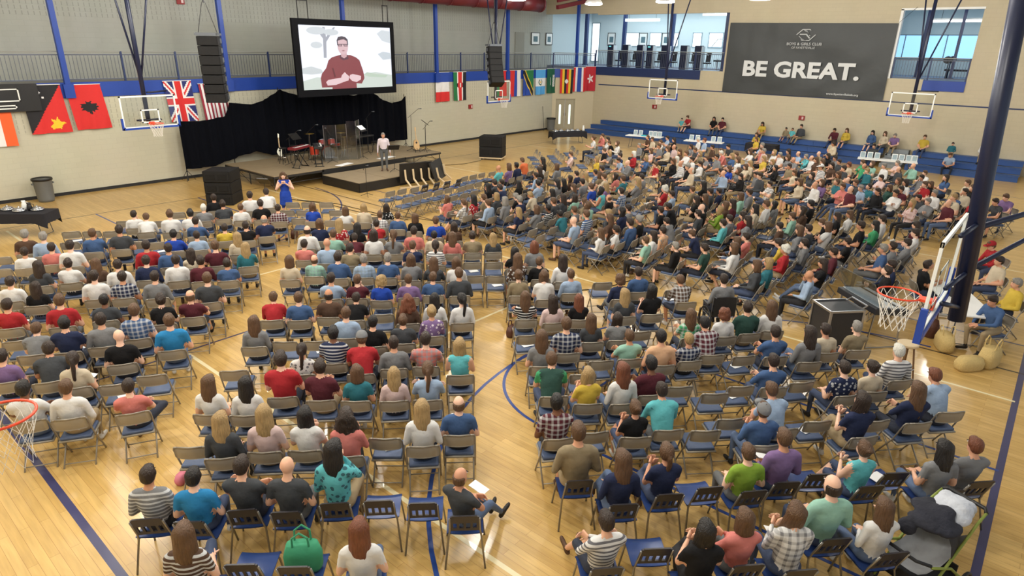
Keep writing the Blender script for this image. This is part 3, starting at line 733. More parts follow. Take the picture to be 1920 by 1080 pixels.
# ------------------------------------------------------------------ stage
M_DECK = mat('stage_deck', srgb(140,124,98), .7, noise=.12, nscale=3); M_EDGE = mat('stage_edge', srgb(34,32,32), .6); M_LEG = mat('stage_leg', srgb(40,40,42), .5)
def stage(label, x0, y0, x1, y1, z, nx, ny, skirt=None):
    t = thing('stage_platform', label, 'stage', ((x0+x1)/2,(y0+y1)/2,0)); ox, oy = (x0+x1)/2, (y0+y1)/2
    dx, dy = (x1-x0)/nx, (y1-y0)/ny
    for i in range(nx):
        for j in range(ny):
            a, b = x0+i*dx-ox, y0+j*dy-oy
            MB().box((a+.01,b+.01,z-.03),(a+dx-.01,b+dy-.01,z)).build('deck_panel', M_DECK, t)
            e = MB(); e.box((a+.005,b+.005,z-.12),(a+dx-.005,b+.05,z-.03)); e.box((a+.005,b+dy-.05,z-.12),(a+dx-.005,b+dy-.005,z-.03)); e.box((a+.005,b,z-.12),(a+.05,b+dy,z-.03)); e.box((a+dx-.05,b,z-.12),(a+dx-.005,b+dy,z-.03))
            e.build('panel_edge', M_EDGE, t)
    for i in range(nx+1):
        for j in range(ny+1):
            a, b = x0+i*dx-ox, y0+j*dy-oy
            a = min(max(a, x0-ox+.06), x1-ox-.06); b = min(max(b, y0-oy+.06), y1-oy-.06)
            MB().cyl((a,b,0),(a,b,z-.12),.022,n=8).build('leg', M_LEG, t)
    q = MB()
    for i in range(nx):
        a = x0+i*dx-ox
        q.cyl((a+.06,y0-oy+.06,.25),(a+dx-.06,y0-oy+.06,.25),.012,n=6); q.cyl((a+.06,y0-oy+.06,.1),(a+dx*.5,y0-oy+.06,z-.12),.01,n=6)
    for j in range(ny):
        b = y0+j*dy-oy
        for xx in (x0-ox+.06, x1-ox-.06): q.cyl((xx,b+.06,.25),(xx,b+dy-.06,.25),.012,n=6); q.cyl((xx,b+.06,.08),(xx,b+dy*.5,z-.12),.01,n=6)
    q.build('cross_brace', M_LEG, t)
    if skirt:
        q = MB()
        for (a,b,c,d_) in skirt: q.box((a-ox,b-oy,.01),(c-ox,d_-oy,z-.02))
        q.build('stage_skirt', M_BLACK, t)
    return t
stage('main raised stage platform with tan deck panels holding the band gear', 13.4,24.25,22.75,28.35,.62,4,2, [(15.7,24.25,20.4,24.27)])
stage('lower front stage platform where the speaker stands', 15.65,21.6,20.3,24.2,.40,3,1, [(15.66,21.58,20.3,21.61),(15.64,21.6,15.67,24.2)])

# ------------------------------------------------------------------ band gear
M_WOODG = mat('guitar_wood', srgb(196,160,110), .35, noise=.08, coat=.4); M_CREAM = mat('guitar_cream', srgb(226,226,210), .35, coat=.4); M_REDSH = mat('drum_red', srgb(196,60,36), .3, coat=.5); M_CYM = mat('cymbal_brass', srgb(190,160,80), .25, metal=1.); M_SKIN_D = mat('drum_head', srgb(232,230,222), .5); M_PAPER = mat('paper_white', srgb(240,242,244), .7); M_KEYS = mat('keyboard_keys', srgb(220,218,214), .5)
def mic_stand(label, loc, rz, h=1.35, boom=.5, tilt=.35):
    t = thing('microphone_stand', label, 'microphone stand', loc, rz)
    q = MB()
    for a in range(3): q.cyl((0,0,.12),(.28*math.cos(a*2.09),.28*math.sin(a*2.09),.012),.010,n=6)
    q.build('tripod_base', M_BLACK, t)
    MB().cyl((0,0,.1),(0,0,h),.011,n=6).build('pole', M_BLACK, t)
    MB().cyl((0,.15,h-.1),(0,-boom,h+tilt),.009,n=6).build('boom', M_BLACK, t)
    q = MB(); q.cyl((0,-boom,h+tilt),(0,-boom-.12,h+tilt+.01),.014,.02,n=8); q.ell((0,-boom-.14,h+tilt+.012),(.028,.032,.028)); q.build('microphone', M_STEEL, t, True)
def music_stand(label, loc, rz, h=1.1, sheet=False):
    t = thing('music_stand', label, 'music stand', loc, rz)
    q = MB()
    for a in range(3): q.cyl((0,0,.15),(.27*math.cos(a*2.09+.5),.27*math.sin(a*2.09+.5),.012),.010,n=6)
    q.build('tripod_base', M_BLACK, t)
    MB().cyl((0,0,.1),(0,0,h),.012,n=6).build('pole', M_BLACK, t)
    q = MB(); q.obox((0,.02,h+.08),(.5,.015,.34),(-.9,0,0)); q.obox((0,-.13,h-.04),(.5,.06,.012),(.5,0,0)); q.build('desk', M_BLACK, t)
    if sheet: MB().obox((0,.0,h+.105),(.42,.004,.28),(-.9,0,0)).build('sheet_music', M_PAPER, t)
def guitar(label, loc, rz, m, electric):
    t = thing('guitar', label, 'guitar', loc, rz)
    base = Matrix.Rotation(-.22, 4, 'X')
    outline = []
    for k in range(32):
        a = 2*PI*k/32; r = .19+.045*math.cos(2*a)-.035*math.cos(a+PI) if not electric else .15+.035*math.cos(2*a)+.02*math.sin(3*a)
        outline.append((r*math.sin(a)*.95, .30 - r*1.15*math.cos(a)))
    th = .09 if not electric else .04
    q = MB(); q.prism(outline, lambda a,b,c: tuple(base @ Vector((a,c,b))), -th/2, th/2); q.build('body', m, t)
    q = MB(); q.prism([(-.026,.44),(.026,.44),(.021,.94),(-.021,.94)], lambda a,b,c: tuple(base @ Vector((a,c,b))), -th/2-.03, -th/2); q.build('neck', mat('guitar_neck', srgb(176,150,112), .5), t)
    q = MB(); q.prism([(-.03,.94),(.03,.94),(.042,1.10),(-.02,1.13)], lambda a,b,c: tuple(base @ Vector((a,c,b))), -th/2-.03, -th/2-.008); q.build('headstock', m, t)
    q = MB(); q.lathe([(.045,0),(.05,.004)], n=16); 
    for i,v in enumerate(q.v): q.v[i] = tuple(base @ Vector((v[0], -th/2-.004-v[2], .36+v[1])))
    q.build('sound_hole' if not electric else 'pickup', M_BLACK, t)
def guitar_stand(label, loc, rz):
    t = thing('guitar_stand', label, 'guitar stand', loc, rz)
    q = MB()
    for a in (-.5,.5,PI): q.cyl((0,.14,.42),(.26*math.sin(a),.14-.30*math.cos(a),.012),.011,n=6)
    q.build('tripod_leg', M_BLACK, t)
    q = MB(); q.cyl((-.12,-.1,.10),(.12,-.1,.10),.011,n=6); q.cyl((-.12,-.1,.1),(-.12,-.2,.13),.011,n=6); q.cyl((.12,-.1,.1),(.12,-.2,.13),.011,n=6); q.cyl((0,.14,.42),(0,-.1,.1),.011,n=6); q.build('cradle', M_BLACK, t)
def keyboard(label, loc, rz, m, L_=1.3):
    t = thing('stage_keyboard', label, 'keyboard', loc, rz)
    MB().obox((0,0,.86),(L_,.36,.11),bevel=.015).build('case', m, t)
    MB().box((-L_/2+.08,-.17,.916),(L_/2-.08,-.02,.924)).build('white_keys', M_KEYS, t)
    q = MB()
    for k in range(int((L_-.2)/.045)):
        if k % 7 not in (2,6): q.box((-L_/2+.1+k*.045,-.10,.924),(-L_/2+.12+k*.045,-.02,.934))
    q.build('black_keys', M_BLACK, t)
    q = MB()
    for sy in (-.14,.14):
        q.cyl((-.35,sy,.02),(.35,sy,.8),.018,n=6); q.cyl((.35,sy,.02),(-.35,sy,.8),.018,n=6)
    for sx in (-.35,.35): q.cyl((sx,-.2,.02),(sx,.2,.02),.018,n=6); q.cyl((sx,-.16,.8),(sx,.16,.8),.018,n=6)
    q.build('x_stand', M_BLACK, t)
def stool(label, loc, rz=0, h=.72):
    t = thing('bar_stool', label, 'stool', loc, rz)
    MB().lathe([(.15,h-.05),(.17,h-.03),(.17,h-.005),(.15,h)], n=20).build('seat', M_BLACK, t)
    for a in range(4):
        ca, sa = math.cos(a*PI/2+PI/4), math.sin(a*PI/2+PI/4)
        MB().cyl((.1*ca,.1*sa,h-.05),(.2*ca,.2*sa,0),.014,n=6).build('leg', M_BLACK, t)
    MB().tube([(.165*math.cos(2*PI*k/16),.165*math.sin(2*PI*k/16),.3) for k in range(16)], .010, n=6, closed=True).build('foot_ring', M_CHROME, t)
def drum_kit(loc, rz):
    t = thing('drum_kit', 'orange-red drum kit behind clear acrylic panels on the stage', 'drum kit', loc, rz)
    def drum(c, r, h, name, tilt=(0,0,0)):
        q = MB(); q.lathe([(r,-h/2),(r,h/2)], n=24); M = Euler(tilt).to_matrix()
        q.v = [tuple(M @ Vector(v) + Vector(c)) for v in q.v]; o = q.build(name, M_REDSH, t, False)
        for sg in (-1,1):
            q = MB(); q.lathe([(r*1.02,-.012),(r*1.03,.0),(r*1.02,.012)], n=24); q.v = [tuple(M @ (Vector(v)+Vector((0,0,sg*h/2))) + Vector(c)) for v in q.v]; q.build('hoop', M_CHROME, o)
            q = MB(); q.lathe([(r*.97,0),(r*.97,.004)], n=24); q.v = [tuple(M @ (Vector(v)+Vector((0,0,sg*(h/2+.004)))) + Vector(c)) for v in q.v]; q.build('drum_head', M_SKIN_D, o)
    drum((0,0,.30),.28,.42,'bass_drum',(PI/2,0,0)); drum((-.24,-.02,.78),.15,.22,'rack_tom',(-.35,0,0)); drum((.2,-.02,.78),.16,.24,'rack_tom',(-.35,0,0))
    drum((-.62,-.15,.46),.2,.40,'floor_tom'); drum((.48,.35,.62),.18,.14,'snare_drum')
    for x,y,z,r in ((-.75,.15,1.18,.24),(.65,-.1,1.2,.24),(.85,.3,.95,.18)):
        q = MB(); q.lathe([(.02,.03),(.05,.025),(r,0),(r,.004),(.05,.03),(.02,.036)], (x,y,z), n=24); q.build('cymbal', M_CYM, t, True)
        q = MB(); q.cyl((x,y,.1),(x,y,z),.012,n=6)
        for a in range(3): q.cyl((x,y,.35),(x+.22*math.cos(a*2.1),y+.22*math.sin(a*2.1),.01),.009,n=6)
        q.build('cymbal_stand', M_CHROME, t)
    MB().lathe([(.16,.42),(.18,.45),(.16,.50)], (.05,.75,0), n=18).build('throne_seat', M_BLACK, t)
    q = MB(); q.cyl((.05,.75,.05),(.05,.75,.44),.018,n=6)
    for a in range(3): q.cyl((.05,.75,.25),(.05+.22*math.cos(a*2.1),.75+.22*math.sin(a*2.1),.01),.011,n=6)
    q.build('throne_stand', M_CHROME, t)
SZ = .62
drum_kit((17.45,26.35,SZ), math.radians(-25))
M_ACR = glass_mat('acrylic_panel', (.82,.86,.90,1), .10, .1)
sh = thing('drum_shield', 'folding screen of tall clear acrylic panels around the drums', 'acrylic screen', (17.45,25.65,SZ), math.radians(-12))
shp = [(-.75,.5),(-.55,.0),(.0,-.1),(.55,.0),(.95,-.15),(1.35,.35)]
for k in range(5):
    (a,b),(c,d_) = shp[k], shp[k+1]; L_ = math.hypot(c-a,d_-b); an = math.atan2(d_-b,c-a); hh = 1.62 if k < 3 else 1.75
    MB().obox(((a+c)/2,(b+d_)/2,hh/2+.02),(L_-.02,.012,hh),(0,0,an)).build('acrylic_panel', M_ACR, sh)
    MB().box((c-.015,d_-.015,.0),(c+.015,d_+.015,hh+.02)).build('hinge_strip', M_CHROME, sh)
guitar('pale electric guitar standing at the left of the stage', (15.55,27.3,SZ+.12), math.radians(-30), M_CREAM, True); guitar_stand('black stand under the pale electric guitar', (15.55,27.3,SZ), math.radians(-30))
guitar('light wood acoustic guitar at the right end of the stage', (21.75,24.95,SZ+.12), math.radians(-20), M_WOODG, False); guitar_stand('black stand under the acoustic guitar', (21.75,24.95,SZ), math.radians(-20))
keyboard('red-topped stage keyboard on an X stand', (15.35,25.35,SZ), math.radians(25), mat('keyboard_red', srgb(110,26,36), .4), 1.15)
keyboard('dark stage keyboard on an X stand near the drums', (16.15,25.15,SZ), math.radians(60), M_BLACK, 1.2)
stool('black stool beside the pale electric guitar', (15.3,26.6,SZ)); stool('black stool left of the drums', (16.1,27.0,SZ), .3)
for lb, x, y, a, h, bm in (('microphone stand over the red keyboard',15.3,26.0,.4,1.2,.5),('microphone stand behind the dark keyboard',16.4,26.2,.2,1.35,.5),('microphone stand left of the drums',17.0,25.4,-.9,1.25,.45),('tall microphone stand right of the drum panels',19.7,26.2,.3,1.7,.3),('microphone stand behind the acoustic guitar',21.9,25.5,.6,1.75,.4),('microphone stand at the right end of the stage',22.2,24.8,.1,1.2,.35)): mic_stand(lb,(x,y,SZ),a,h,bm)
mic_stand('microphone stand on the floor before the low stage', (15.5,20.9,0), 0, 1.15, .02, .1)
music_stand('music stand with white sheets beside the drums', (18.6,25.2,SZ), math.radians(20), 1.35, True)
music_stand('black music stand in front of the standing man', (18.35,22.6,.40), math.radians(150), 1.0)
music_stand('black music stand at the right end of the stage', (22.4,25.0,SZ), math.radians(60), 1.35)
music_stand('black music stand behind the keyboard at left', (15.9,26.5,SZ), math.radians(10), 1.1)
music_stand('music stand with a white sheet on the floor by the interpreter', (11.55,21.6,0), math.radians(120), 1.0, True)
def rack_gear(label, x, y, z, w, d_, h, rz):
    t = thing('keyboard_bench', label, 'bench', (x,y,z), rz)
    MB().obox((0,0,h-.04),(w,d_,.08),bevel=.02).build('seat', M_BLACK, t)
    for sx in (-1,1):
        for sy in (-1,1): MB().cyl((sx*(w/2-.04),sy*(d_/2-.04),h-.06),(sx*(w/2-.04),sy*(d_/2-.04),0),.016,n=6).build('leg', M_BLACK, t)
rack_gear('black bench left of the drum panels',17.0,26.7,SZ,.7,.35,.5,.3); rack_gear('black bench right of the standing man',20.6,26.4,SZ,.9,.4,.55,.1); rack_gear('tall black equipment table behind the standing man',20.0,27.1,SZ,1.2,.5,.8,.1)
def paper(label, loc, rz, w=.3, l=.4, name='paper_sheet'):
    o = MB(); o.obox((0,0,.0),(w,l,.006)); q = o.build(name, M_PAPER, None, False, loc, rz); tag(q, label, 'paper', 'loose white papers'); return q
paper('white paper lying on the front of the main stage', (17.1,24.6,SZ+.004), .3, .9, .35); paper('white paper on the stage right of the standing man', (19.6,24.75,SZ+.004), .2, 1.0,.35)

# propped panels with white wooden feet in front of the low stage
M_PINE = mat('pale_wood', srgb(206,186,152), .6, noise=.06)
for k,(x,y,a,tl,lb) in enumerate(((18.35,21.1,-18,.1,'low black panel propped on four pale wooden feet'),(19.55,20.9,30,-.35,'tilted black panel on pale wooden feet beside the low stage'))):
    t = thing('propped_panel', lb, 'panel', (x,y,0), math.radians(a))
    MB().obox((0,.12,.55),(1.5,.08,.85),(tl,0,0)).build('panel', M_BLACK, t)
    for j in range(4 if k == 0 else 2):
        xx = -.55+j*.37 if k == 0 else -.5+j*1.0
        q = MB(); q.tube([(xx,.02,.72),(xx,-.06,.3),(xx+.12,-.32,.03)], .045, n=4); q.build('wooden_foot', M_PINE, t)
    MB().obox((-.3,-.36,.03),(1.3,.08,.05)).build('floor_rail', M_PINE, t)

# ------------------------------------------------------------------ floor speakers
def floor_stack(label, loc, rz, w, d_, h, rows, casters):
    t = thing('subwoofer_stack', label, 'speaker', loc, rz); z0 = .16 if casters else 0
    for k in range(rows):
        hh = (h-z0)/rows
        q = MB(); q.obox((0,0,z0+hh*(k+.5)),(w,d_,hh*.985),bevel=.02); c = q.build('speaker_cabinet', M_SPK, t)
        q = MB(); q.obox((0,-d_/2-.006,z0+hh*(k+.5)),(w*.88,.012,hh*.8)); q.build('grille', M_GRL, c)
        q = MB()
        for sx in (-1,1): q.obox((sx*w*.22,-d_/2-.02,z0+hh*(k+.5)),(w*.34,.02,hh*.5),bevel=.008)
        q.build('port_panel', M_SPK, c)
    if casters:
        MB().box((-w/2,-d_/2,.1),(w/2,d_/2,z0)).build('dolly', M_PINE, t)
        for sx in (-1,1):
            for sy in (-1,1): MB().cyl((sx*w*.4-.025,sy*d_*.4,.055),(sx*w*.4+.025,sy*d_*.4,.055),.055,n=12).build('caster', M_BLACK, t)
floor_stack('large black subwoofer stack at the left front of the stage', (11.1,23.85,0), math.radians(-48), 1.0, 1.0, 1.28, 3, False)
floor_stack('black subwoofer stack on a wheeled dolly right of the stage', (25.75,23.4,0), math.radians(-62), 1.25, .95, 1.25, 2, True)
# floor cables
M_CABLE = mat('cable_black', srgb(24,24,24), .6)
def cable(label, pts, r=.012):
    o = MB().tube([(x,y,.012) for x,y in pts], r, n=6).build('floor_cable', M_CABLE); tag(o, label, 'cable')
cable('black cable curving across the floor in front of the stage', [(13.2,22.3),(13.9,20.6),(14.0,18.4),(14.6,16.6),(15.2,14.6),(15.0,12.6)])
cable('black cable running from the stage to the right subwoofer', [(22.6,23.8),(23.6,23.4),(24.9,23.5)])
cable('second black cable beside the first in front of the stage', [(13.0,22.8),(13.6,20.9),(13.7,18.6),(14.2,16.9)])
cable('black cable across the right aisle toward the sound desk', [(12.3,8.7),(13.2,8.1),(14.2,7.9)])

# ------------------------------------------------------------------ tables
M_CLOTH = mat('black_tablecloth', srgb(26,26,34), .85, bump=.3, bscale=4); M_TRAY = mat('silver_tray', srgb(200,204,210), .2, metal=.9); M_TABW = mat('table_white', srgb(238,240,240), .5)
def cloth_table(label, loc, rz, L_, W_=.75, drop=.30):
    t = thing('folding_table', label, 'table', loc, rz)
    vs = []; fs = []; nx, ny = 24, 10
    MB().obox((0,0,.735),(L_,W_,.02)).build('table_top', M_CLOTH, t)
    q = MB(); ring_ = []
    for k in range(64):
        s_ = k/64*4; e = int(s_); u = s_-e
        c = [(-L_/2,-W_/2),(L_/2,-W_/2),(L_/2,W_/2),(-L_/2,W_/2),(-L_/2,-W_/2)]
        a, b = c[e], c[e+1]; ring_.append((a[0]+(b[0]-a[0])*u, a[1]+(b[1]-a[1])*u, min(u,1-u)))
    vs = [(x*1.005,y*1.01,.746) for x,y,_ in ring_] + [(x*1.03+.02*math.sin(i*2.1),y*1.06+.02*math.cos(i*1.9),.746-drop-.16*(.12-min(.12,c))/.12) for i,(x,y,c) in enumerate(ring_)]
    n = 64; fs = [(i,n+i,n+(i+1)%n,(i+1)%n) for i in range(n)]
    q.add(vs, fs).build('cloth_drop', M_CLOTH, t, True)
    for sx in (-1,1):
        q = MB(); q.tube([(sx*L_*.36,-.25,.72),(sx*L_*.4,-.28,.02),(sx*L_*.4,.28,.02),(sx*L_*.36,.25,.72)], .014, n=6); q.build('leg_frame', M_STEEL, t)
    return t
def tray(label, loc, n=1):
    t = thing('communion_tray', label, 'tray', loc, 0, 'silver trays on the dark tables')
    MB().lathe([(.16,0),(.18,.02),(.18,.06),(.15,.065)], n=20).build('dish', M_TRAY, t, True)
    MB().lathe([(.15,.06),(.10,.11),(.02,.13),(.02,.16)], n=20).build('lid', M_TRAY, t, True)
def vase(label, loc, m, h=.28):
    t = thing('pitcher', label, 'pitcher', loc)
    MB().lathe([(.06,0),(.08,.08),(.06,h*.7),(.045,h*.85),(.06,h)], n=16).build('vessel', m, t, True)
    MB().tube([(.05,0,h*.85),(.12,0,h*.7),(.12,0,h*.4),(.07,0,h*.3)], .01, n=6).build('handle', m, t)
TA = math.radians(-46)
cloth_table('dark clothed table with silver trays at the left edge', (4.55,24.35,0), TA, 2.5)
for k,(dx,dy) in enumerate(((-.9,.1),(-.5,-.1),(-.1,.12),(.35,-.05),(.8,.1))):
    p = Vector((4.55,24.35,.75)) + Vector((dx*math.cos(TA)-dy*math.sin(TA), dx*math.sin(TA)+dy*math.cos(TA),0))
    tray(ORD[k]+' silver tray from the left on the dark table at the left edge', p)
vase('white pitcher on the dark table at the left edge', (4.95,24.25,.75), M_WHITE); vase('black pitcher on the dark table at the left edge', (5.02,24.0,.75), M_BLACK, .24)
TA2 = math.radians(-30)
cloth_table('black clothed table with silver trays near the far corner', (33.55,24.1,0), TA2, 2.3)
for k,(dx,dy) in enumerate(((-.85,.0),(-.45,.1),(-.05,-.05),(.3,.1),(.65,0))):
    p = Vector((33.55,24.1,.75)) + Vector((dx*math.cos(TA2)-dy*math.sin(TA2), dx*math.sin(TA2)+dy*math.cos(TA2),0))
    tray(ORD[k]+' silver tray from the left on the black table near the far corner', p)
vase('white pitcher on the black table near the far corner', (34.45,23.55,.75), M_WHITE, .34)
cloth_table('black clothed table behind the crowd below the bleachers', (37.4,13.2,0), math.radians(-86), 1.7)
def frames_table(label, c, rz, L_, xs, what):
    t = thing('folding_table', label, 'table', c, rz)
    MB().obox((0,0,.735),(L_,.7,.04),bevel=.01).build('table_top', M_TABW, t)
    for sx in (-1,1): MB().tube([(sx*L_*.36,-.25,.72),(sx*L_*.4,-.28,.02),(sx*L_*.4,.28,.02),(sx*L_*.36,.25,.72)], .014, n=6).build('leg_frame', M_STEEL, t)
    for k,x in enumerate(xs):
        p = Vector(c) + Matrix.Rotation(rz,3,'Z') @ Vector((x,.08,.757))
        q = thing('standing_sign', ORD[k]+' small framed sign from the left on '+what, 'sign', p, rz, 'framed signs on the white tables')
        MB().obox((0,.03,.15),(.24,.02,.30),(-.25,0,0)).build('frame', M_WHITE, q)
        MB().obox((0,.016,.15),(.19,.012,.24),(-.25,0,0)).build('print', mat('sign_print', srgb(150,168,176), .6, noise=.5, nscale=30), q)
        MB().obox((0,.1,.1),(.1,.02,.22),(.5,0,0)).build('easel_back', M_DARK, q)
RZT = math.radians(-78)
frames_table('white table with framed signs at the left end of the bleachers', (35.25,19.6,0), RZT, 2.2, (-.6,-.28,.35,.62,.9), 'the white table left of the bleachers')
MB().obox((0,0,.0),(.35,.3,.04)).build('cloth_bundle', mat('cloth_teal', srgb(60,176,190), .8), None, False, (35.2,19.6,.777), .2); tag(bpy.data.objects['cloth_bundle'], 'folded teal cloth on the white table left of the bleachers', 'cloth')
frames_table('white table with framed signs in front of the middle bleachers', (35.75,16.0,0), RZT, 2.2, (-.75,-.4,.5,.85), 'the middle white table')
frames_table('white table crowded with framed signs before the stair gap', (36.3,6.6,0), RZT, 2.6, (-1.1,-.78,-.46,.3,.6,.9,1.15), 'the white table before the stair gap')

# trash cans
M_CAN = mat('can_grey', srgb(110,114,116), .55, noise=.05)
for lb,x,y in (('grey trash can by the back wall at the left edge',6.6,28.75),('grey trash can in the far corner beside the door',38.1,28.9)):
    t = thing('trash_can', lb, 'trash can', (x,y,0))
    MB().lathe([(.24,0),(.27,.1),(.31,.82),(.33,.84)], n=24).build('bin', M_CAN, t, True)
    MB().lathe([(.34,.80),(.345,.86),(.33,.88),(.29,.86),(.27,.72)], n=24).build('bag_rim', M_BLACK, t, True)
    for sx in (-1,1): MB().obox((sx*.33,0,.68),(.04,.14,.05)).build('handle', M_CAN, t)
MB().cyl((37.55,29.1,0),(37.5,29.25,1.7),.015,n=8).build('mop_handle', M_DARK); tag(bpy.data.objects['mop_handle'], 'thin dark mop handle leaning beside the corner trash can', 'mop')

# ------------------------------------------------------------------ bleachers
M_BLEA = mat('bleacher_blue', srgb(44,80,140), .5, noise=.06); M_TREAD = mat('bleacher_tread', srgb(110,136,176), .5, noise=.05)
def bleacher(label, y0, y1, off=(0,0,0)):
    t = thing('bleacher', label, 'bleacher', (38.8,(y0+y1)/2,0)); h = (y1-y0)/2
    for k in range(3):
        x = k*.72; z = .27*(k+1); e = -off[k]
        n = max(1, round((y1-y0)/3.6)); st = (2*h+e)/n
        for j in range(n):
            a = -h + j*st
            q = MB(); q.box((x,a+.006,z-.27),(x+.04,a+st-.006,z-.03)); q.build('riser_panel', M_BLEA, t)
            q = MB(); q.box((x-.02,a+.006,z-.04),(x+.36,a+st-.006,z)); q.build('seat_board', M_BLEA, t)
        q = MB(); q.box((x+.36,-h,z-.06),(x+.74,h+e,z-.03)); q.build('foot_board', M_TREAD, t)
bleacher('long blue three-tier bleacher along the right wall', 7.6, 26.4, (0,0,.35)); bleacher('short blue bleacher section right of the stair gap', 1.4, 6.2)
t = thing('bleacher_steps', 'grey steps in the gap between the bleachers', 'steps', (38.8,6.9,0))
for k in range(4): MB().box((k*.5,-.5,0),(k*.5+.5,.5,.2*(k+1))).build('step', mat('step_grey', srgb(140,146,150), .7), t)

# ------------------------------------------------------------------ fitness room
M_MACH = mat('machine_navy', srgb(22,30,58), .4, noise=.05); M_MFR = mat('machine_frame', srgb(196,204,210), .4, metal=.3); M_PAD = mat('machine_pad', srgb(20,22,30), .6)
M_SCR = emat('machine_display', (0.2,0.75,0.8,1), 1.0)
mw = ['first','second','third','fourth','fifth','sixth','seventh']
for k,y in enumerate((27.25,26.0,24.8,24.0,22.85,21.4,20.35)):
    t = thing('exercise_machine', mw[k]+' exercise machine from the left with a dark weight tower', 'exercise machine', (43.0,y,4.38))
    MB().obox((0,0,.78),(.35,.52,1.55),bevel=.04).build('weight_tower', M_MACH, t)
    MB().box((-.20,-.30,0),(.25,-.26,1.5)).build('side_frame', M_MFR, t)
    MB().obox((-.18,.05,1.42),(.02,.2,.07)).build('display', M_SCR if k in (0,3) else M_MACH, t)
    MB().obox((.1,-.62,.45),(.45,.4,.09),bevel=.02).build('seat', M_PAD, t)
    MB().obox((.25,-.62,.82),(.1,.32,.6),(0,.15,0),bevel=.02).build('back_pad', M_PAD, t)
    q = MB(); q.tube([(.1,-.3,.1),(.1,-.62,.1),(.1,-.62,.42)], .03, n=6); q.tube([(.15,-.2,1.1),(0,-.5,1.15),(-.15,-.75,.95)], .022, n=6); q.build('lever_arm', M_MFR, t)
t = thing('cable_machine', 'white cable machine at the right end of the fitness room', 'exercise machine', (44.2,18.6,4.38))
MB().obox((0,0,.95),(.4,.35,1.9)).build('tower', mat('machine_white', srgb(220,200,205), .5), t); MB().obox((-.1,.8,.6),(.5,.5,.1)).build('seat', M_PAD, t); MB().tube([(0,.1,1.9),(-.3,.9,2.0),(-.3,1.3,1.5)], .03, n=6).build('arm', M_MFR, t); MB().obox((0,.9,.35),(.1,.1,.7)).build('pedestal', M_MFR, t)
def picture(label, c, rz, w=.75, h=.95):
    t = thing('framed_picture', label, 'picture', c, rz, 'framed pictures on the gallery walls')
    f = MB(); b = .045
    f.box((-w/2,-.03,0),(w/2,0,b)); f.box((-w/2,-.03,h-b),(w/2,0,h)); f.box((-w/2,-.03,0),(-w/2+b,0,h)); f.box((w/2-b,-.03,0),(w/2,0,h)); f.build('frame', M_BLACK, t)
    MB().box((-w/2+.04,-.015,.04),(w/2-.04,-.005,h-.04)).build('mat_board', M_WHITE, t)
    MB().box((-w*.25,-.02,h*.25),(w*.25,-.015,h*.7)).build('print', mat('picture_print', srgb(92,120,130), .6, noise=.5, nscale=7), t)
picture('left framed picture on the grey gallery wall', (39.7,31.85,5.82), 0, 1.0,.85); picture('right framed picture on the grey gallery wall', (41.35,31.85,5.82), 0, .8,.85)
for lb,y in (('framed picture at the left of the fitness room wall',31.0),('framed picture left of the second bright window',28.0),('framed picture between two bright fitness windows',25.95),('framed picture at the right of the fitness room',20.6)): picture(lb,(48.78,y,5.85),-PI/2,.75,1.0)
for k,(x,y) in enumerate(((44.5,30.6),(45.2,27.6),(45.2,23.6),(41.5,17.9))):
    t = thing('room_column', ORD[k]+' navy column from the left inside the fitness room', 'column', (x,y,4.38)); MB().box((-.12,-.12,0),(.12,.12,4.42)).build('shaft', M_NAVY, t); MB().box((-.17,-.17,0),(.17,.17,.08)).build('base_plate', M_NAVY, t)
M_TUBE = emat('tube_light', (0.95,1.0,1.0,1), 5.0)
for k,(x,y0,y1,z) in enumerate(((44.6,24.4,27.2,7.6),(46.5,18.0,22.0,8.0),(45.0,3.0,7.5,7.4))):
    t = thing('tube_lamp', ['long tube lamp over the exercise machines','long tube lamp at the right of the fitness room','long tube lamp in the room right of the banner'][k], 'lamp', (x,(y0+y1)/2,z)); h=(y1-y0)/2
    MB().obox((0,0,0),(.2,2*h,.12),bevel=.03).build('lens', M_TUBE, t); MB().obox((0,0,.1),(.24,2*h,.08)).build('housing', M_WHITE, t)
    for sy in (-1,1): MB().cyl((0,sy*h*.8,.1),(0,sy*h*.8,8.79-z),.01,n=5).build('stem', M_DARK, t)
# room right of the banner: posts, bench, rails
for k,y in enumerate((7.6,5.9,4.2)):
    t = thing('room_post', ORD[k]+' navy post from the left in the room right of the banner', 'column', (44.5,y,4.38)); MB().box((-.07,-.07,0),(.07,.07,4.42)).build('shaft', M_NAVY, t); MB().box((-.12,-.12,0),(.12,.12,.06)).build('base_plate', M_NAVY, t)
railing((XR+.1,8.15),(XR+.1,4.75), 'pale railing across the opening right of the banner', 4.38)
t = thing('weight_bench', 'dark weight bench in the room right of the banner', 'bench', (45.2,5.6,4.38)); MB().obox((0,0,.45),(.5,1.5,.1),bevel=.02).build('pad', M_PAD, t); MB().tube([(0,-.6,0),(0,-.6,.42),(0,.6,.42),(0,.6,0)], .03, n=6).build('frame', M_MACH, t); MB().cyl((-.9,.6,1.0),(.9,.6,1.0),.02,n=6).build('barbell', M_CHROME, t)
for s_ in (-1,1): MB().cyl((s_*.8,.6,1.0),(s_*.9,.6,1.0),.2,n=16).build('weight_plate', M_BLACK, t)
MB().tube([(.3,.6,0),(.3,.6,1.0)],.03,n=6).build('rack_post', M_MACH, t); MB().tube([(-.3,.6,0),(-.3,.6,1.0)],.03,n=6).build('rack_post', M_MACH, t)
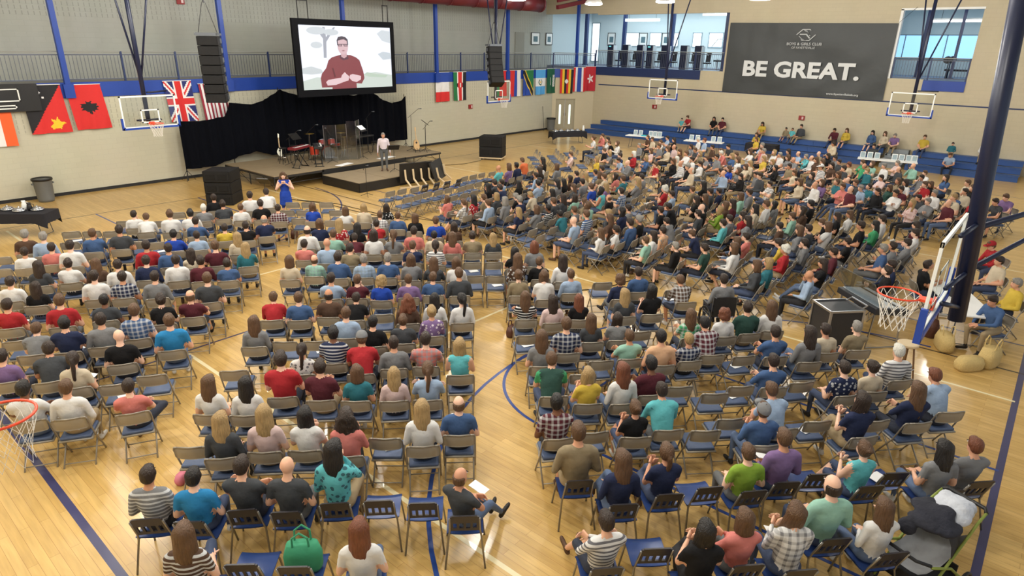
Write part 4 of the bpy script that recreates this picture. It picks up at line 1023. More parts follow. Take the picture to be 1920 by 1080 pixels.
# hallway door on the gallery wall
dd = thing('door_2', 'grey door at the end of the gallery wall', None, (37.9,31.88,4.2)); dd['kind'] = 'structure'
MB().box((-.5,-.05,0),(.5,0,2.45)).build('door_leaf', mat('grey_door', srgb(150,150,140), .6), dd); MB().obox((.4,-.08,1.05),(.1,.04,.03)).build('handle', M_CHROME, dd)

# ------------------------------------------------------------------ sound desk area at the right
M_CASE = mat('road_case', srgb(34,34,38), .5, noise=.1); M_ALU = mat('case_aluminium', srgb(170,170,172), .3, metal=.9); M_LED = emat('led_blue', (0.15,0.2,1.0,1), 6.0); M_MIX = mat('mixer_grey', srgb(170,176,180), .45)
t = thing('equipment_case', 'black wheeled road case with aluminium edges under the near hoop', 'road case', (13.55,2.75,0), math.radians(48))
MB().obox((0,0,.52),(.62,.7,.78),bevel=.01).build('body', M_CASE, t)
q = MB()
for sx in (-1,1):
    for sy in (-1,1): q.box((sx*.31-.02,sy*.35-.02,.12),(sx*.31+.02,sy*.35+.02,.93))
for z in (.14,.92):
    for s_ in (-1,1): q.box((-.33,s_*.36-.015,z-.02),(.33,s_*.36+.015,z+.02)); q.box((s_*.32-.015,-.37,z-.02),(s_*.32+.015,.37,z+.02))
q.build('edge_trim', M_ALU, t)
for sx in (-1,1):
    for sy in (-1,1): MB().cyl((sx*.25-.02,sy*.28,.055),(sx*.25+.02,sy*.28,.055),.055,n=10).build('caster', M_BLACK, t)
for z in (.35,.55,.75): MB().obox((0,-.36,z),(.5,.02,.14)).build('rack_unit', M_BLACK, t)
MB().obox((.22,-.375,.82),(.03,.01,.02)).build('indicator_light', M_LED, t)
MB().tube([(-.25,-.36,.95),(-.25,-.45,1.0),(.25,-.45,1.0),(.25,-.36,.95)], .015, n=6).build('pull_handle', M_ALU, t)
t = thing('mixing_desk', 'mixing console with angled clear lid beside the road case', 'mixing desk', (14.55,2.35,0), math.radians(48))
MB().obox((0,0,.84),(1.3,.75,.14),(.08,0,0),bevel=.02).build('console', M_CASE, t)
MB().obox((0,-.02,.92),(1.2,.6,.02),(.08,0,0)).build('control_surface', M_MIX, t)
q = MB()
for k in range(24): q.obox((-.55+k*.048,-.15,.925),(.018,.05,.02),(.08,0,0))
q.build('fader_bank', M_BLACK, t)
MB().obox((-.1,.42,1.22),(1.2,.02,.62),(-.5,0,0)).build('angled_lid', glass_mat('lid_plastic', (.72,.78,.82,1), .25, .2), t)
for sx in (-1,1):
    MB().tube([(sx*.55,-.3,.78),(sx*.55,-.35,.02),(sx*.55,.35,.02),(sx*.55,.3,.78)], .02, n=6).build('stand_leg', M_ALU, t)
t = thing('bar_stool', 'wooden stool with chrome foot ring below the near hoop', 'stool', (13.0,1.35,0)); MB().lathe([(.16,.68),(.18,.70),(.18,.73),(.16,.74)], n=20).build('seat', M_PINE, t)
for a in range(4): MB().cyl((.1*math.cos(a*PI/2),.1*math.sin(a*PI/2),.7),(.22*math.cos(a*PI/2),.22*math.sin(a*PI/2),0),.016,n=6).build('leg', mat('stool_wood', srgb(120,88,58), .6), t)
MB().tube([(.185*math.cos(2*PI*k/18),.185*math.sin(2*PI*k/18),.25) for k in range(18)], .012, n=6, closed=True).build('foot_ring', M_CHROME, t)
t = thing('folding_table', 'white folding table beneath the dark mast at the right edge', 'table', (16.35,1.0,0), math.radians(25))
MB().obox((0,0,.735),(2.2,.75,.04),bevel=.01).build('table_top', M_TABW, t)
for sx in (-1,1): MB().tube([(sx*.8,-.25,.72),(sx*.88,-.28,.02),(sx*.88,.28,.02),(sx*.8,.25,.72)], .014, n=6).build('leg_frame', M_STEEL, t)
t = thing('laptop', 'open dark laptop on the white table at right', 'laptop', (16.3,1.0,.757), math.radians(40)); MB().obox((0,0,.01),(.34,.24,.02)).build('base', M_DARK, t); MB().obox((0,.15,.13),(.34,.015,.24),(-.3,0,0)).build('lid', M_DARK, t); MB().box((-.14,-.04,.021),(.14,.08,.023)).build('keyboard', M_BLACK, t)
# bags on the floor
M_STRAW = mat('straw_bag', srgb(206,180,120), .85, noise=.15, nscale=40, bump=.5, bscale=60); M_LEATH = mat('bag_brown', srgb(84,48,36), .6, noise=.15, bump=.3)
def bag(label, loc, rz, m, w=.42, d_=.2, h=.32, handle=True, hm=None):
    t = thing('handbag', label, 'bag', loc, rz)
    q = MB(); vs = []; fs = []; n = 20; lv = [(0,.85),(.05,1.0),(h*.6,1.02),(h,.82)]
    for z,s_ in lv:
        for k in range(n):
            a = 2*PI*k/n; ca, sa = math.cos(a), math.sin(a)
            vs.append((w/2*s_*math.copysign(abs(ca)**.6,ca), d_/2*s_*math.copysign(abs(sa)**.6,sa), z))
    for i in range(3): fs += [(i*n+k,i*n+(k+1)%n,(i+1)*n+(k+1)%n,(i+1)*n+k) for k in range(n)]
    fs += [tuple(range(n-1,-1,-1)), tuple(3*n+k for k in range(n))]
    q.add(vs, fs).build('body', m, t, True)
    if handle:
        for s_ in (-1,1): MB().tube([(-w*.22,s_*d_*.3,h*.9),(-w*.2,s_*d_*.35,h*1.35),(0,s_*d_*.36,h*1.55),(w*.2,s_*d_*.35,h*1.35),(w*.22,s_*d_*.3,h*.9)], .012, n=6).build('handle', hm or m, t)
    return t
bag('straw handbag with brown strap on the floor under the mast', (15.05,.95,0), .4, M_STRAW, .55, .3, .34); bag('brown leather bag on the floor under the mast', (15.6,1.35,0), 1.0, M_LEATH, .45,.25,.4)
bag('cream woven bag lying nearest on the floor at right', (14.3,.42,0), -.7, M_STRAW, .55, .28, .26, False); bag('cream tote bag beside the seated man in blue', (14.75,.15,0), -.3, M_STRAW, .5,.3,.4)

# ------------------------------------------------------------------ stroller in the lower right corner
M_SDK = mat('stroller_black', srgb(30,31,36), .7, noise=.15, bump=.3, bscale=12); M_SGR = mat('stroller_grey', srgb(150,152,156), .8, noise=.3, nscale=5, bump=.4, bscale=8); M_LIME = mat('stroller_lime', srgb(126,140,60), .6); M_BLANK = mat('blanket_white', srgb(196,201,212), .95, noise=.2, nscale=6, bump=1., bscale=9); M_JACK = mat('jacket_dark', srgb(34,36,48), .9, noise=.4, nscale=5, bump=1., bscale=10)
st = thing('stroller', 'dark baby stroller with grey lining and lime trim in the lower right corner', 'stroller', (7.45,.1,0), math.radians(-22))
for sx in (-1,1):
    q = MB(); q.tube([(-.42,sx*.26,.12),(-.1,sx*.26,.5),(.35,sx*.25,.95),(.5,sx*.24,1.02)], .016, n=8); q.tube([(.42,sx*.26,.12),(.05,sx*.26,.45),(-.35,sx*.25,.62)], .016, n=8); q.build('side_tube', M_LIME, st, True)
    for x in (-.42,.42):
        w_ = MB(); w_.tube([(x+.11*math.cos(2*PI*k/18),sx*.28,.12+.11*math.sin(2*PI*k/18)) for k in range(18)], .02, n=8, closed=True); wo = w_.build('wheel', M_BLACK, st, True)
        MB().cyl((x,sx*.27,.12),(x,sx*.29,.12),.06,n=12).build('hub', M_STEEL, wo)
MB().tube([(.5,-.24,1.02),(.55,-.2,1.04),(.55,.2,1.04),(.5,.24,1.02)], .022, n=8).build('handle_bar', M_BLACK, st, True)
sv = []; sf = []
for i in range(9):
    a = i/8; x = -.38+.7*a; z = .42+.02*math.cos(a*3)+.55*max(0,a-.4)**1.2
    for j in range(7): sv.append((x, -.23+.46*j/6, z+.10*((j-3)/3)**4))
for i in range(8):
    for j in range(6): sf.append((i*7+j,(i+1)*7+j,(i+1)*7+j+1,i*7+j+1))
MB().add(sv,sf).build('seat_liner', M_SGR, st, True)
cv = []; cf = []
for i in range(9):
    a = math.radians(-10+i*14)
    for j in range(9):
        b = math.radians(-90+j*22.5); cv.append((.12+.42*math.sin(a)*math.cos(b)*.9-.15, .26*math.sin(b), .62+.42*math.cos(a)*math.cos(b)))
for i in range(8):
    for j in range(8): cf.append((i*9+j,(i+1)*9+j,(i+1)*9+j+1,i*9+j+1))
MB().add(cv,cf).build('canopy', M_SDK, st, True)
MB().tube([(-.38,-.25,.66),(-.5,-.15,.7),(-.5,.15,.7),(-.38,.25,.66)], .02, n=8).build('bumper_bar', M_SDK, st, True)
q = MB(); q.box((-.3,-.22,.16),(.32,.22,.20)); q.box((-.3,-.22,.16),(-.28,.22,.32)); q.box((.3,-.22,.16),(.32,.22,.34)); q.build('basket', M_SDK, st)
bl = MB()
for c,r in (((.30,.0,1.02),(.22,.2,.10)),((.42,.06,.96),(.15,.17,.10)),((.2,-.12,.99),(.16,.12,.08)),((.52,.02,.9),(.08,.16,.12)),((.36,.12,1.05),(.09,.08,.07)),((.26,-.05,1.08),(.08,.13,.05)),((.46,-.08,1.0),(.07,.09,.08)),((.15,.08,1.0),(.1,.06,.06))): bl.ell(c,r,14,9)
jk = MB()
for c,r in (((-.02,.05,1.04),(.16,.24,.05)),((-.2,.0,.98),(.12,.2,.06)),((.1,.16,1.0),(.14,.1,.07)),((-.05,-.18,.96),(.18,.1,.06)),((-.3,.12,.88),(.08,.1,.1)),((.05,-.05,1.08),(.1,.1,.04))): jk.ell(c,r,14,9)
# ------------------------------------------------------------------ one continuous skin from many rounded pieces
def remesh(mb, voxel=.02, smooth=5, faces=None, name='shape'):
    me = mb.mesh(name); o = bpy.data.objects.new(name, me); COL.objects.link(o)
    m = o.modifiers.new('r', 'REMESH'); m.mode = 'VOXEL'; m.voxel_size = voxel
    if smooth: s = o.modifiers.new('s', 'SMOOTH'); s.iterations = smooth; s.factor = .5
    dg = bpy.context.evaluated_depsgraph_get(); out = bpy.data.meshes.new_from_object(o.evaluated_get(dg))
    if faces:
        o.modifiers.clear(); o.data = out
        d = o.modifiers.new('d', 'DECIMATE'); d.ratio = min(1, faces/max(1, 2*len(out.polygons)))
        dg = bpy.context.evaluated_depsgraph_get(); out2 = bpy.data.meshes.new_from_object(o.evaluated_get(dg))
        bpy.data.objects.remove(o); bpy.data.meshes.remove(out); out = out2
    else: bpy.data.objects.remove(o)
    out.polygons.foreach_set('use_smooth', [True]*len(out.polygons)); return out
bo_mesh = remesh(bl, .018, 3, 900, 'blanket'); bo_mesh.materials.clear(); bo_mesh.materials.append(M_BLANK)
bo = bpy.data.objects.new('blanket', bo_mesh); COL.objects.link(bo); bo.location = st.location; bo.rotation_euler = st.rotation_euler
tag(bo, 'crumpled white blanket piled on the stroller handle', 'blanket')
jm = remesh(jk, .016, 2, 900, 'jacket'); jm.materials.clear(); jm.materials.append(M_JACK)
jo = bpy.data.objects.new('jacket', jm); COL.objects.link(jo); jo.location = st.location; jo.rotation_euler = st.rotation_euler
tag(jo, 'dark jacket heaped over the stroller canopy', 'jacket')

def caps(mb, p0, p1, r0, r1, n=10, tg=None, T=None):
    p0, p1 = Vector(p0), Vector(p1)
    mb.cyl(p0, p1, r0, r1, n=n); mb.ell(p0, (r0,)*3, n, 6); mb.ell(p1, (r1,)*3, n, 6)
    if T is not None: T.append((np.array(p0), np.array(p1), r0, r1, tg))
# slots: 0 skin 1 shirt 2 upper sleeve 3 forearm 4 thigh 5 calf 6 shoe 7 dark 8 lip
def hand_geo(wrist, d, nrm, side, curl=.5, s=1.):
    """palm and five bent fingers; d points from wrist to fingertips, nrm is the palm's back"""
    mb = MB(); d = Vector(d).normalized(); nrm = Vector(nrm); nrm = (nrm - d*nrm.dot(d)).normalized(); sd = d.cross(nrm)*side
    w = Vector(wrist); M = Matrix((sd, d, nrm)).transposed()
    mb.obox(w + d*.045*s, (.078*s,.095*s,.026*s), tuple(M.to_euler()), 0, .010*s)
    for k, (o, l) in enumerate(((-.030,.068),(-.010,.078),(.010,.072),(.029,.056))):
        b = w + d*.088*s + sd*o*s
        q1 = b + (d*math.cos(curl*.6) - nrm*math.sin(curl*.6))*l*.45*s
        q2 = q1 + (d*math.cos(curl*1.5) - nrm*math.sin(curl*1.5))*l*.32*s
        q3 = q2 + (d*math.cos(curl*2.1) - nrm*math.sin(curl*2.1))*l*.23*s
        mb.tube([b,q1,q2,q3], [.0085*s,.008*s,.0075*s,.006*s], n=5)
    b = w + d*.03*s - sd*.036*s
    q1 = b + (d*.6 - sd*.75 - nrm*.15).normalized()*.034*s; q2 = q1 + (d*.9 - sd*.3 - nrm*.25).normalized()*.030*s
    mb.tube([b,q1,q2], [.011*s,.0095*s,.007*s], n=5)
    return mb
def make_body(name, fem=0, lean=8, hp=0, hy=0, arms='lap', legs='flat', stand=False, faces=3400, skirt=False, voxel=.019):
    mb = MB(); T = []; w = .88 if fem else 1.0; k = .93 if fem else 1.0
    hipz = .55 if not stand else .94
    LR = Matrix.Rotation(math.radians(lean), 3, 'X')      # + leans back (local +Y is forward)
    piv = Vector((0,-.02,hipz)); tl = lambda p: LR @ (Vector(p)-Vector((0,0,.55))) + piv
    # trunk
    def E(c, r, tg, rot=None):
        mb.ell(c, r, 16, 10, rot=rot); T.append((np.array(c), np.array(c), min(r)*.9, min(r)*.9, tg))
    E(Vector((0,-.01,hipz-.02)), (.175*(1.04 if fem else 1),.135,.11), 4)
    E(tl((0,.005,.645)), (.160*w,.122,.12), 1, LR); E(tl((0,.005,.72)), (.164*w,.124,.16), 1, LR); E(tl((0,.0,.79)), (.172*w,.126,.17), 1, LR); E(tl((0,-.005,.87)), (.180*w,.124,.17), 1, LR)
    caps(mb, tl((-.135*w,-.015,.985)), tl((.135*w,-.015,.985)), .075*k, .075*k, 12, 1, T)
    if fem: E(tl((.07,.085,.88)), (.07,.06,.07), 1); E(tl((-.07,.085,.88)), (.07,.06,.07), 1)
    nb = tl((0,-.01,1.03)); hc = tl((0,.01,1.03)) + Vector((0,.035,.172))
    if lean < 0: hc += Vector((0,.03,-.02))
    caps(mb, nb, hc + Vector((0,-.02,-.07)), .056*k, .052*k, 12, 0, T)
    HR = Matrix.Rotation(math.radians(hy), 3, 'Z') @ Matrix.Rotation(math.radians(-hp), 3, 'X')
    hm = lambda p: hc + HR @ Vector(p)
    E(hm((0,-.012,.022)), (.077,.094,.098), 0, HR); E(hm((0,.022,-.05)), (.060,.070,.072), 0, HR)
    caps(mb, hm((0,.082,.012)), hm((0,.104,-.020)), .011, .015, 8, 0, T)
    for sx in (-1,1): mb.ell(hm((sx*.078,-.012,-.006)), (.013,.024,.034), 8, 6, rot=HR)
    hands = []
    for sx in (-1,1):
        sh = tl((sx*.185*w,-.02,.975))
        if arms == 'lap': el, hd = tl((sx*.255*w,-.03,.71)), Vector((sx*.07,.25,.64)); nr = (0,0,1)
        elif arms == 'thigh': el, hd = Vector((sx*.23,.22,.70)), Vector((sx*.07,.44,.66)); nr = (sx*.5,.2,1)
        elif arms == 'crossed': el, hd = tl((sx*.245*w,.08,.75)), tl((-sx*.09,.19,.80+.02*sx)); nr = (0,1,.2)
        elif arms == 'phone': el, hd = tl((sx*.235*w,.07,.72)), tl((sx*.06,.30,.78)); nr = (sx,.2,-.4)
        elif arms == 'chin':
            if sx > 0: el, hd = tl((.20,.17,.76)), hm((.05,.10,-.16)); nr = (1,.3,0)
            else: el, hd = tl((-.25*w,-.02,.71)), Vector((-.02,.22,.66)); nr = (0,0,1)
        elif arms == 'around':
            if sx < 0: el, hd = tl((-.42,-.10,.93)), tl((-.62,-.17,.84)); nr = (0,-.5,1)
            else: el, hd = tl((.25*w,-.02,.71)), Vector((.08,.25,.64)); nr = (0,0,1)
        elif arms == 'down': el, hd = tl((sx*.25,-.03,.68)), tl((sx*.27,.05,.44)); nr = (sx,.2,0)
        elif arms == 'sign': el, hd = tl((sx*.27,.06,.72)), tl((sx*.055,.24,.96)); nr = (sx,.2,.6)
        caps(mb, sh, el, .056*k, .046*k, 10, ('ua', 2, 3), T); caps(mb, el, hd, .044*k, .030*k, 10, 3, T)
        d = (hd-el).normalized(); hands.append(hand_geo(hd + d*.01, d, nr, -sx, .55 if arms != 'down' else .35))
        hip = Vector((sx*.095,.0,hipz-.03))
        if stand:
            kn, an = Vector((sx*.10,.02,.50)), Vector((sx*.105,-.03,.09)); toe = an + Vector((sx*.03,.16,-.045))
        elif legs == 'flat': kn, an = Vector((sx*.11,.43,.51)), Vector((sx*.11,.44,.09)); toe = an + Vector((sx*.02,.15,-.045))
        elif legs == 'wide': kn, an = Vector((sx*.20,.40,.51)), Vector((sx*.16,.36,.09)); toe = an + Vector((sx*.05,.15,-.045))
        elif legs == 'tuck': kn, an = Vector((sx*.09,.43,.51)), Vector((-sx*.05,.20,.10)); toe = an + Vector((0,.13,-.05))
        elif legs == 'step': kn, an = Vector((sx*.11,.40,.53)), Vector((sx*.11,.63,.24)); toe = an + Vector((sx*.02,.15,-.045))
        elif legs == 'out': kn, an = Vector((sx*.10,.42,.48)), Vector((sx*.08,.76,.10)); toe = an + Vector((sx*.03,.12,.06))
        elif legs == 'cross':
            if sx > 0: kn, an = Vector((.0,.44,.63)), Vector((-.14,.58,.30)); toe = an + Vector((-.05,.14,-.03))
            else: kn, an = Vector((-.10,.43,.50)), Vector((-.06,.44,.09)); toe = an + Vector((0,.15,-.045))
        elif legs == 'ankle':
            if sx > 0: kn, an = Vector((.33,.33,.60)), Vector((-.02,.46,.63)); toe = an + Vector((-.14,.06,.02))
            else: kn, an = Vector((-.12,.43,.51)), Vector((-.12,.44,.09)); toe = an + Vector((0,.15,-.045))
        caps(mb, hip, kn, .088*k, .062*k, 12, 4, T); caps(mb, kn, an, .057*k, .036*k, 10, 5, T)
        caps(mb, an + Vector((0,-.03,-.04)), toe, .040, .034, 10, 6, T)
    if skirt:
        q = MB(); prof = [(.17,.14,1.0),(.20,.17,.86),(.22,.20,.62),(.20,.19,.56)] 
        for (a,b,z),(a2,b2,z2) in zip(prof, prof[1:]):
            for t_ in range(4):
                u = t_/4; mb.ell((0,.0,z+(z2-z)*u), (a+(a2-a)*u, b+(b2-b)*u, .06), 16, 6); T.append((np.array((0,0,z+(z2-z)*u)),)*2 + (.12,.12,1))
    me = remesh(mb, voxel, 6, faces, name)
    n = len(me.polygons); cen = np.zeros(n*3); me.polygons.foreach_get('center', cen); cen = cen.reshape(-1,3)
    best = np.full(n, 9e9); lab = np.zeros(n, int)
    for p0,p1,r0,r1,tg in T:
        d = p1-p0; L2_ = d@d; t = np.clip(((cen-p0)@d)/L2_, 0, 1) if L2_ > 1e-9 else np.zeros(n)
        dist = np.linalg.norm(cen-(p0+t[:,None]*d), axis=1) - (r0+(r1-r0)*t)
        m = dist < best
        if isinstance(tg, tuple): lt = np.where(t < .62, tg[1], tg[2])
        else: lt = np.full(n, tg)
        if tg == 5: lt = np.where((t > .90), 6, 5)
        lab[m] = lt[m]; best[m] = dist[m]
    hd_ = np.linalg.norm((cen-np.array(hc))*np.array((1,1,.85)), axis=1) < .118; lab[hd_ & (lab == 1)] = 0
    nk = (cen - np.array(nb)) @ np.array(LR @ Vector((0,0,1))); lab[(nk < .035) & (lab == 0) & (np.abs(cen[:,0]) < .16) & (np.linalg.norm(cen-np.array(nb),axis=1) < .16)] = 1
    # hands, eyes, brows and mouth join the same mesh
    ex = MB()
    for h in hands: ex.add(h.v, h.f, 0)
    for sx in (-1,1):
        ex.ell(hm((sx*.031,.083,.016)), (.012,.008,.008), 8, 6, 9, HR); ex.ell(hm((sx*.031,.090,.016)), (.0055,.004,.0055), 6, 5, 7, HR)
        ex.obox(hm((sx*.032,.085,.034)), (.036,.010,.008), tuple(HR.to_euler()), 7)
    ex.obox(hm((0,.086,-.058)), (.044,.012,.010), tuple(HR.to_euler()), 8, .003)
    nv = len(me.vertices); co = np.zeros(nv*3); me.vertices.foreach_get('co', co)
    vs = [tuple(v) for v in co.reshape(-1,3)] + ex.v; fs = [tuple(p.vertices) for p in me.polygons] + [tuple(i+nv for i in f) for f in ex.f]
    ms = lab.tolist() + ex.m
    out = bpy.data.meshes.new(name); out.from_pydata(vs, [], fs); out.polygons.foreach_set('material_index', ms); out.polygons.foreach_set('use_smooth', [True]*len(fs)); out.update()
    bpy.data.meshes.remove(me)
    HM = HR.to_4x4(); HM.translation = hc
    return out, HM
# ------------------------------------------------------------------ hair
def make_hair(style, faces=500):
    mb = MB(); E = lambda c, r: mb.ell(c, r, 14, 9)
    rr = random.Random(style)
    if style == 'b':
        for k in range(9):
            a = math.radians(-20-k*17.5); E((.078*math.cos(a),-.014+.090*math.sin(a),.004), (.017,.019,.034)); E((.072*math.cos(a),-.016+.084*math.sin(a),-.042), (.018,.020,.040))
    else:
        g = 1.0 if style in 'sk' else 1.06
        E((0,-.020,.038), (.087*g,.100*g,.094*g)); E((0,-.045,-.005), (.083*g,.072*g,.085)); E((0,.04,.085), (.062,.052,.040))
        for sx in (-1,1): E((sx*.072,-.012,.03), (.020,.045,.045))
    if style == 'l':
        for t_ in range(11):
            u = t_/10; E((.006*math.sin(u*9),-.072-.035*math.sin(u*2.2),.02-.36*u), (.090-.034*u*u,.040-.012*u,.05))
        for t_ in range(16): v_ = rr.uniform(-1,1); u = rr.uniform(.3,1); E((v_*.075*(1-.3*u),-.085-.03*math.sin(u*2.2)-rr.uniform(0,.012),.02-.37*u), (.013,.014,.08))
        for sx in (-1,1):
            for t_ in range(6): u = t_/5; E((sx*(.078+.012*u),-.035-.03*u,.03-.26*u), (.026,.045,.06))
    if style == 'w':
        for t_ in range(70):
            u = rr.random(); a = rr.uniform(-2.9,-.25); rad = .085+.06*u
            E((rad*math.cos(a)*1.1, -.04+rad*math.sin(a)*.8, .07-.34*u), (.032,.032,.036))
        E((0,-.08,-.1), (.11,.06,.18))
    if style == 'c':
        for t_ in range(60):
            a = rr.uniform(-3.4,.25); z = rr.uniform(-.10,.13); rad = .098*math.sqrt(max(.12,1-(max(0,z)/.15)**2))
            E((rad*math.cos(a), -.03+rad*math.sin(a), z), (.026,.026,.026))
    if style == 'h':
        for t_ in range(5):
            u = t_/4; E((0,-.062-.012*u,.02-.15*u), (.092,.050,.05))
            for sx in (-1,1): E((sx*.082,-.02,.02-.14*u), (.026,.056,.05))
    if style == 'p':
        E((0,-.115,.035), (.028,.03,.026))
        for t_ in range(9): u = t_/8; E((.01*math.sin(u*5),-.135-.012*math.sin(u*3),.02-.30*u), (.036-.014*abs(u-.35),.030,.04))
    if style == 'u': E((0,-.112,.075), (.046,.040,.042))
    return remesh(mb, .0125 if style != 'b' else .010, 3 if style not in 'wc' else 1, faces, 'hair')
def cap_mesh():
    mb = MB(); vs = []; fs = []; n = 20
    for i in range(7):
        ph = math.radians(-4 + i*15)
        for j in range(n): t_ = 2*PI*j/n; vs.append((.094*math.cos(ph)*math.cos(t_), -.012+.112*math.cos(ph)*math.sin(t_), .035+.100*math.sin(ph)))
    for i in range(6): fs += [(i*n+j,i*n+(j+1)%n,(i+1)*n+(j+1)%n,(i+1)*n+j) for j in range(n)]
    mb.add(vs, fs)
    br = []
    for j in range(11): a = math.radians(20+j*14); br.append((.085*math.cos(a), .08*math.sin(a)))
    out = [(x*1.0, y+.085) for x,y in br]; q = br + out[::-1]
    mb.prism(q, lambda a,b,c:(a,b+.02,c+.03-.1*max(0,b-.08)), -.003, .003)
    return mb.mesh('cap', True)

SKIN = [mat('skin_%d' % i, srgb(*c), .55, noise=.05, nscale=12, spec=.35) for i,c in enumerate(((226,176,148),(214,160,130),(232,188,164),(196,142,110),(120,80,58),(204,150,122)))]
M_EYE = mat('eye_white', srgb(236,232,228), .3); M_EDARK = mat('eye_dark', srgb(46,32,26), .4); M_LIP = mat('lips', srgb(176,96,88), .5)
HAIRC = dict(k=(24,20,20), n=(46,33,26), b=(92,66,45), y=(164,136,92), r=(112,64,42), g=(140,136,130), w=(222,218,208))
def hair_mat(c):
    nm = 'hair_'+c
    if nm in MATS: return MATS[nm]
    m = mat(nm, srgb(*HAIRC[c]), .5, noise=.45, nscale=1., bump=.8, bscale=1.); nt = m.node_tree
    tc = [n_ for n_ in nt.nodes if n_.type == 'TEX_COORD'][0]
    mp = nt.nodes.new('ShaderNodeMapping'); mp.inputs['Scale'].default_value = (70,70,9); nt.links.new(tc.outputs['Object'], mp.inputs[0])
    for n_ in nt.nodes:
        if n_.type == 'TEX_NOISE': nt.links.new(mp.outputs[0], n_.inputs['Vector'])
    return m
SHC = dict(w=(232,232,232),k=(28,28,31),g=(132,134,138),d=(70,74,80),n=(38,48,84),b=(66,98,150),l=(160,186,220),r=(190,40,48),m=(96,38,50),p=(226,126,118),P=(226,196,194),v=(134,104,160),t=(44,120,136),a=(92,196,206),A=(36,136,204),G=(66,170,112),D=(48,84,76),L=(142,182,56),y=(222,188,62),o=(150,134,104),c=(216,200,172),B=(92,68,54),R=(32,72,190),O=(226,106,56),q=(152,206,186),e=(240,186,142))
SHN = dict(w='white',k='black',g='grey',d='charcoal',n='navy',b='blue',l='light blue',r='red',m='maroon',p='coral',P='pale pink',v='purple',t='teal',a='turquoise',A='bright blue',G='green',D='dark green',L='lime',y='yellow',o='khaki',c='cream',B='brown',R='royal blue',O='orange',q='mint',e='peach')
PTN = dict(p='plaid', s='striped', f='floral')
HNS = dict(s='short',l='long',p='ponytailed',u='pinned-up',c='curly',b='balding',k='capped',h='bobbed',w='long curly',x='bald')
HNC = dict(k='black',n='dark brown',b='brown',y='blonde',r='auburn',g='grey',w='white')
def shirt_mat(code):
    nm = 'shirt_'+code.replace(':','_')
    if nm in MATS: return MATS[nm]
    c = code.split(':'); k_ = SHC[c[0]]; mu = sum(k_)/3; base = srgb(*[(v_+(mu-v_)*.14)*.93 for v_ in k_])
    m = mat(nm, base, .85, noise=.08, nscale=5, bump=.55, bscale=9, spec=.2)
    if len(c) > 1:
        nt = m.node_tree; N = nt.nodes.new; Lk = nt.links.new; b = nt.nodes['Principled BSDF']
        src = b.inputs['Base Color'].links[0].from_socket; tc = N('ShaderNodeTexCoord'); sp = N('ShaderNodeSeparateXYZ'); Lk(tc.outputs['Object'], sp.inputs[0])
        dark = sum(base[:3])/3 < .12 and c[0] != 'B'
        alt = {'w':(.05,.05,.07,1),'k':(.7,.7,.7,1),'r':(.85,.75,.7,1),'a':(.03,.05,.08,1),'v':(.8,.75,.8,1),'P':(.4,.2,.2,1)}.get(c[0], (.62,.64,.66,1) if c[0] in 'nmbgGB' else (.25,.32,.36,1))
        def mth(op, x, y=None):
            q = N('ShaderNodeMath'); q.operation = op
            for i,kk in enumerate((x,y)):
                if kk is None: continue
                if isinstance(kk,(int,float)): q.inputs[i].default_value = kk
                else: Lk(kk, q.inputs[i])
            return q.outputs[0]
        st_ = lambda s, f, wd: mth('LESS_THAN', mth('FRACT', mth('MULTIPLY', s, f)), wd)
        if c[1] == 's': fac = mth('MULTIPLY', st_(sp.outputs['Z'], 18., .42), .85)
        elif c[1] == 'p': fac = mth('MULTIPLY', mth('ADD', st_(sp.outputs['Z'], 13., .38), st_(sp.outputs['X'], 13., .38)), .38)
        else:
            vo = N('ShaderNodeTexVoronoi'); vo.inputs['Scale'].default_value = 16; Lk(tc.outputs['Object'], vo.inputs['Vector']); fac = mth('MULTIPLY', mth('LESS_THAN', vo.outputs['Distance'], .36), .8)
        mx = N('ShaderNodeMix'); mx.data_type = 'RGBA'; Lk(fac, mx.inputs[0]); Lk(src, mx.inputs[6]); mx.inputs[7].default_value = alt; Lk(mx.outputs[2], b.inputs['Base Color'])
    return m
PANTS = [mat('pants_'+n_, srgb(*c), .85, noise=.12, nscale=6, bump=.4, bscale=9) for n_,c in (('denim',(58,70,98)),('dark_denim',(36,42,58)),('khaki',(152,134,104)),('black',(30,30,34)),('grey',(96,98,100)),('blue_denim',(88,106,138)))]
SHOES = [mat('shoe_'+n_, srgb(*c), .6, noise=.1) for n_,c in (('black',(26,24,24)),('brown',(84,58,40)),('white',(214,214,212)))]

POSES = [dict(), dict(lean=4,arms='phone',hp=-22,legs='flat'), dict(lean=12,arms='crossed',legs='ankle'), dict(lean=-20,arms='thigh',legs='wide',hp=12), dict(lean=10,arms='lap',legs='cross',hy=10), dict(lean=12,arms='crossed',legs='out'), dict(lean=6,arms='chin',legs='flat',hy=-8), dict(lean=8,arms='lap',legs='tuck',hy=14), dict(lean=9,arms='around',legs='ankle'), dict(lean=7,arms='phone',legs='cross',hp=-15)]
BODY = {}
for fm in (0,1):
    for i,p in enumerate(POSES):
        if fm and i in (2,3,8): continue
        if not fm and i in (4,7,9): continue
        BODY[(fm,i)] = make_body('body', fm, **p)
for fm in (0,1): BODY[(fm,10)] = make_body('body', fm, lean=6, legs='step'); BODY[(fm,11)] = make_body('body', fm, lean=-16, arms='thigh', legs='step', hp=8)
HAIR = {s_: make_hair(s_) for s_ in 'slwcbhpu'}; HAIR['k'] = HAIR['s']
CAPM = cap_mesh()
def put_mats(o, ms):
    # material per object, mesh shared
    me = o.data
    while len(me.materials) < len(ms): me.materials.append(None)
    for i,m in enumerate(ms): o.material_slots[i].link = 'OBJECT'; o.material_slots[i].material = m
